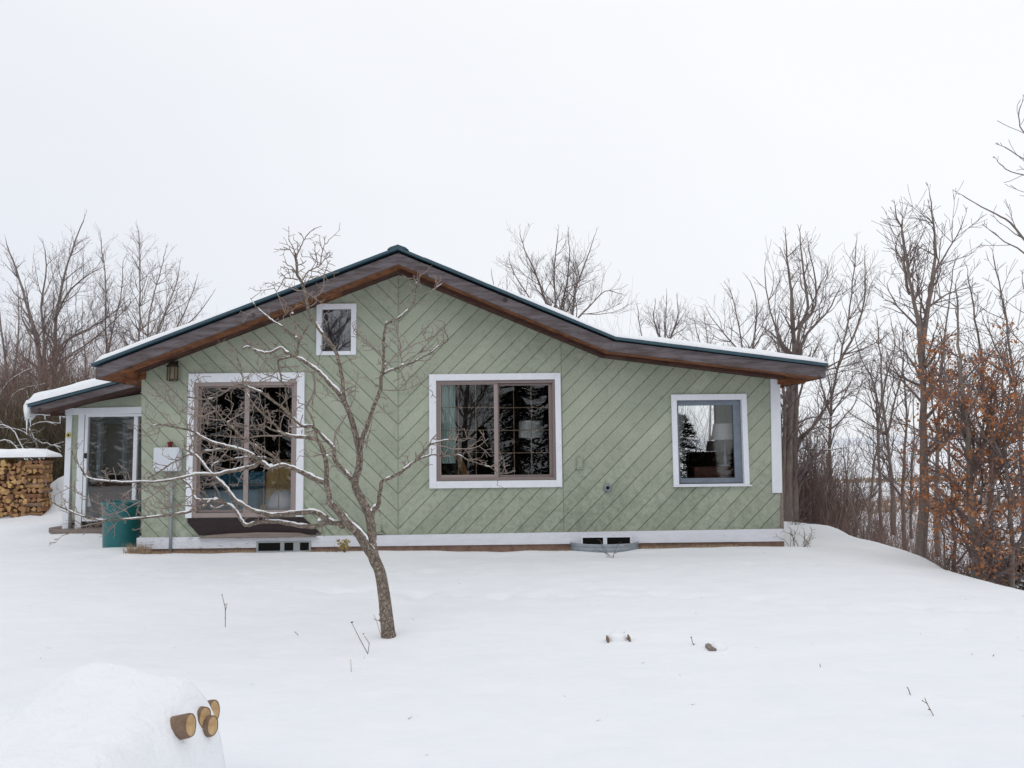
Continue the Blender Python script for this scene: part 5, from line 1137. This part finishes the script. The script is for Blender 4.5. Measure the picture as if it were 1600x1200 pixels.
snowy_shrub('snow-dusted low branches reaching right from the clustered corner tree', 1246, 708, 17.6, [([(1246,708),(1255,700),(1285,703),(1325,700)]),([(1246,692),(1252,686),(1262,680),(1285,670),(1305,655)]),([(1248,660),(1270,652),(1292,655),(1312,648)])], 3)
# ---- weeds poking from the snow, pieces of wood, plants by the wall
def weed(label, pts_list, Y, heads=(), M=STRAW, w=1.1, name='dry_weed', cat_='weed'):
    b = at(*pts_list[0][0], Y); e_ = MB()
    for P in pts_list:
        e_.tube([at(p[0]+0, p[1], Y+.01*i) for i, p in enumerate(P)], [w/2/F*Y]*(len(P)-1)+[w/3/F*Y], 4)
    for (px, py, s) in heads:
        c = at(px, py, Y); r = s/2/F*Y; rr = random.Random(int(px)); 
        for k in range(9):
            d = Vector((rr.gauss(0,1), rr.gauss(0,1), abs(rr.gauss(0,1)))).normalized()*r; n_ = d.orthogonal().normalized()*r*.35; e_.face([c-n_, c+n_, c+d])
    return tag(e_.build(name, M), label, cat_)
WD = mat('weed_brown', (.14,.10,.08), .9, var=.3)
weed('tall dry weed stalk standing alone in the snow left of the tree', [[(352,980),(352,950),(347,930)],[(352,955),(355,942)]], gp(352,980).y, [(347,930,4),(352,945,3),(352,966,3)], WD)
weed('dry weed with a round seed head leaning left in front of the tree base', [[(575,1022),(563,1000),(550,974)]], gp(575,1022).y, [(550,973,6)], WD, 1.1)
weed('shorter dry weed beside the leaning seed head near the tree base', [[(575,1020),(577,1005),(569,993)]], gp(575,1021).y+.02, [(568,991,4),(577,1006,2)], WD, 1.0)
weed('faint dry stalk in front of the seed head weeds', [[(549,1050),(548,1030)]], gp(549,1050).y, (), STRAW, 1.0)
weed('tiny hooked weed tip in the snow left of the tree base', [[(466,993),(464,990),(461,988)]], gp(466,993).y, [(461,988,3)], WD)
weed('thin stalk right beside the trunk foot on its left', [[(595,992),(590,975),(584,960)]], gp(595,994).y-.05, (), STRAW, .9)
weed('small curled weed between the two half buried wood pieces', [[(1085,1010),(1082,1004),(1080,995)],[(1083,1007),(1086,1006)]], gp(1085,1010).y, [(1080,996,4),(1084,1007,4)], WD, 1.2)
weed('short weed tip below the left half buried wood piece', [[(1065,1060),(1062,1054)]], gp(1065,1060).y, (), WD, 1.3)
weed('small weed tip low in the middle foreground', [[(884,1091),(882,1087)],[(884,1091),(887,1090)]], gp(884,1091).y, (), WD, 1.3)
weed('dark upright weed tip at the lower right', [[(1423,1088),(1420,1078),(1417,1073)]], gp(1423,1089).y, [(1422,1087,5),(1418,1075,3)], WD, 1.4)
weed('bent branching weed at the far lower right', [[(1462,1124),(1453,1108),(1446,1094),(1445,1090)],[(1450,1100),(1441,1095)]], gp(1462,1124).y, [(1452,1109,5),(1442,1095,4)], WD, 1.2)
weed('short faint weed in the snow at the centre right', [[(1282,1043),(1281,1037)]], gp(1282,1043).y, (), WD, 1.2)
def woodbit(label, px, py, wpx, hpx, seed, rot):
    Y = gp(px, py).y; b = gp(px, py); s = 1/F*Y; m = MB()
    m.prism([(b.x-wpx/2*s, -.06), (b.x+wpx/2*s, -.06), (b.x+wpx*.35*s, hpx*.45*s), (b.x-wpx*.2*s, hpx*s), (b.x-wpx/2*s, hpx*.8*s)], Y, Y+.12)
    o = m.build('wood_piece', WEATH, None, bevel=.004); tag(o, label, 'wood'); 
    m = MB(); c = b+Vector((wpx*.15*s, .08, 0)); m.lathe([(wpx*.75*s,-.05),(wpx*.66*s,hpx*.7*s),(wpx*.42*s,hpx*1.25*s),(0,hpx*1.45*s)], (c.x+.035, c.y-.03, 0), 20)
    rr = seed
    for k in range(len(m.v)): v = Vector(m.v[k]); m.v[k] = (v.x+.02*noise.noise(v*9+Vector((rr,0,0))), v.y, v.z+.015*noise.noise(v*11))
    return m
m = woodbit('tan broken wood piece poking from the snow at the centre right', 1117, 1020, 18, 9, 3, 0)
tag(m.build('snow_lump', SNOWB, smooth=True), 'small snow lump on the tan wood piece at the centre right', 'snow')
m = MB(); c = gp(967, 1005); s = c.y/F
for (dx, w_, hh) in ((-16,4,7),(17,4,8)):
    m.prism([(c.x+(dx-w_/2)*s,-.05),(c.x+(dx+w_/2)*s,-.05),(c.x+(dx+w_/2-1)*s,hh*s),(c.x+(dx-w_/2+1)*s,(hh+1)*s)], c.y, c.y+.1)
tag(m.build('tree_stump', BARKL), 'snow-covered low stump whose two dark rims show in the centre foreground', 'stump')
m = MB(); m.lathe([(18*s,-.05),(15*s,6*s),(11*s,10*s),(6*s,11.5*s),(5*s,13*s),(3*s,15.5*s),(0,16*s)], (c.x, c.y+.1, 0), 24)
for k in range(len(m.v)): v = Vector(m.v[k]); m.v[k] = (v.x, v.y, v.z+.012*noise.noise(v*12))
tag(m.build('snow_lump', SNOWB, smooth=True), 'rounded snow lump capping the low stump in the centre foreground', 'snow')
# yellow-leaved sprig by the skirt board and dry stems by the wall
Y = gp(540, 868).y; rng = random.Random(9); e_ = empty('leafy_sprig', tuple(gp(540,868)), 'sprig with withered yellow-olive leaves by the skirt board left of the tree trunk', 'plant')
m = MB(); lf = MB(); LY = mat('withered_leaf', (.26,.19,.05), .8, col2=(.36,.28,.09), scale=20)
for k in range(6):
    tp_ = at(540+rng.uniform(-16,14), 845+rng.uniform(-6,6), Y); b_ = gp(540+rng.uniform(-4,4), 868); m.tube([b_, b_.lerp(tp_, .6)+Vector((0,0,.03)), tp_], [.005,.004,.003], 4)
    for q in range(6):
        c_ = b_.lerp(tp_, rng.uniform(.55,1.05)); d = Vector((rng.gauss(0,1), rng.gauss(0,.4), rng.gauss(0,.8))).normalized()*.05; n_ = d.orthogonal().normalized()*.02; lf.face([c_, c_+d*.5+n_, c_+d, c_+d*.5-n_])
m.build('stems', WD, e_); lf.build('leaves', LY, e_)
def shrublet(label, px, py, w, h_, n, seed, M=WD, Yo=0, name='twiggy_shrub'):
    rng = random.Random(seed); m = MB(); Y = gp(px, py).y+Yo
    for k in range(n):
        P = [(px+rng.uniform(-w*.2,w*.2), py)]; a = rng.uniform(.9,2.2)
        for q in range(3): a += rng.uniform(-.4,.4); P.append((P[-1][0]+math.cos(a)*h_/3*rng.uniform(.6,1.2), P[-1][1]-math.sin(a)*h_/3*rng.uniform(.6,1.2)))
        m.tube([at(p[0], p[1], Y+.03*i) for i, p in enumerate(P)], [.004,.0035,.003,.002], 4)
        for q in range(3):
            i = rng.randrange(1,4); a2 = a+rng.choice((-1,1))*.8; p = P[i]; m.tube([at(p[0],p[1],Y), at(p[0]+math.cos(a2)*h_*.2, p[1]-math.sin(a2)*h_*.2, Y)], [.003,.002], 3)
    return tag(m.build(name, M), label, 'shrub')
shrublet('thin twiggy weed in front of the galvanised window well', 955, 872, 30, 30, 5, 1)
shrublet('fine reddish twigs beside the skirt board right of the trunk', 650, 862, 40, 28, 6, 2, BRUSH)
shrublet('small twiggy shrub in the snow at the right house corner', 1243, 858, 40, 36, 9, 3)
shrublet('twiggy shrub right of the corner one on the snow mound', 1262, 855, 34, 30, 7, 4)
shrublet('low fine twigs in front of the skirt board left of the sprig', 520, 868, 26, 14, 6, 5, BRUSH)
shrublet('bare brambles behind the house corner at the foot of the tree', 1238, 832, 40, 55, 16, 7, TWG, 1.5)
# dead grass and leaf litter along the foundation
rng = random.Random(14); m = MB()
for (pa, pb, n, hh) in ((212,400,900,.06),(205,240,260,.16),(480,560,150,.05),(880,900,100,.04),(1000,1150,700,.055),(560,900,400,.03),(1150,1222,60,.03)):
    for k in range(n):
        px = rng.uniform(pa, pb); x = at(px, 858, YW).x; y = YW-.05-abs(rng.gauss(0,.05))-(.05 if n == 260 else 0); z = hgt(x, y)-.01
        d = Vector((rng.gauss(0,.5), rng.gauss(0,.3)-.1, 1)).normalized()*hh*rng.uniform(.4,1.3); s = Vector((.006,0,0)); p = Vector((x,y,z)); m.face([p-s, p+s, p+d])
tag(m.build('dead_grass', STRAW), 'brown dead grass and leaf litter along the foot of the house wall', 'grass', kind='stuff')

rng = random.Random(31); m = MB()
for k in range(90):
    x = rng.uniform(-6, 5.5); y = rng.uniform(3.6, 11.4)
    if x < -1.0 and y < 4.6: continue
    z = hgt(x, y)+.002; a = rng.uniform(0,6.28); L = rng.uniform(.008,.035); d = Vector((math.cos(a), math.sin(a), rng.uniform(0,.3)))*L; n_ = Vector((-math.sin(a), math.cos(a), 0))*rng.uniform(.0012,.004); p = Vector((x,y,z)); m.face([p-n_, p+n_, p+d+n_*.4, p+d-n_*.4])
tag(m.build('bark_crumbs', WD), 'tiny scattered twig and bark crumbs lying on the snow of the yard', 'debris', kind='stuff')
# ---- trees behind the camera mirrored in the glass; spruces added to darken its reflections
def back_tree(label, x, y, H, seed, conif=False):
    rng = random.Random(seed); b = Vector((x, y, hgt(x, y)-.2))
    if conif:
        e_ = empty('added_spruce', tuple(b), label, 'conifer'); m = MB(); m.tube([b, b+Vector((0,0,H))], [.16,.02], 7); m.build('trunk', BARKD, e_); c = MB()
        for k in range(420):
            h_ = rng.random()**.9; L = H*.24*(1-h_)+.2; a = rng.uniform(0,6.28); d = Vector((math.cos(a), math.sin(a), -.25)).normalized(); s = Vector((-math.sin(a), math.cos(a), 0)); p = b+Vector((0,0,.6+(H-.6)*h_))
            for q in range(8):
                t = L*(q+.5)/8; w_ = .22*(1-q/9); cc_ = p+d*t; c.face([cc_-s*w_+Vector((0,0,-.08)), cc_+d*.25, cc_+s*w_+Vector((0,0,-.08)), cc_-d*.1]); 
        c.build('crown', CONIF, e_)
    else:
        e_ = empty('bare_tree', tuple(b), label, 'tree'); m = MB(); c = MB(); top = b+Vector((rng.uniform(-.6,.6), rng.uniform(-.5,.5), H*.8)); pts = [b.lerp(top, k/6)+Vector((rng.gauss(0,.06), rng.gauss(0,.06), 0)) for k in range(7)]
        m.tube(pts, [.15-.018*k for k in range(7)], 7); m.build('trunk', BARKD, e_, smooth=True)
        for k in range(24):
            t = rng.uniform(.25,1); i = min(5, int(t*6)); a = rng.uniform(0,6.28); d = Vector((math.cos(a), math.sin(a), rng.uniform(.5,1.3))).normalized(); limb(c, pts[i].lerp(pts[i+1], t*6-i), d, H*.33*(1.2-t*.6), .05, 2, rng, .05, 2.2, rmin=.006)
        c.build('crown', TWD, e_)
back_tree('leafless tree behind the viewer, mirrored in the attic window', -7.4, -9, 9.5, 1)
back_tree('leafless tree behind the viewer, mirrored in the left half of the centre window', -2.2, -9, 9.0, 2)
back_tree('leafless tree behind the viewer on the right', 5.0, -10, 8.0, 3)
back_tree('leafless tree far behind the viewer on the left', -9.2, -14, 9, 4)
for k, (x, y, H) in enumerate(((.2,-9,9),(1.7,-10,9.5),(-10.2,-9.5,8),(-12.2,-9,9),(-2.8,-8.6,2.9),(-1.3,-8.4,2.7),(8.6,-10,4.2),(-13.8,-9,9),(-11.4,-12,8.5),(7.0,-11,3.6),(3.2,-11,8),(7.6,-8.6,4.6),(9.6,-8.8,4.8),(-18.6,-9,6),(-20.2,-9,6.5),(-21.8,-9.5,6))):
    back_tree(['tall', 'second tall', 'dense', 'broad', 'short bushy', 'shortest', 'low', 'leftmost', 'full', 'lowest far right', 'narrow', 'bushy mid-height', 'bushy outermost', 'rounded', 'rounded taller', 'rounded farthest'][k]+' dark spruce behind the viewer, added to darken the window reflections', x, y, H, 50+k, True)
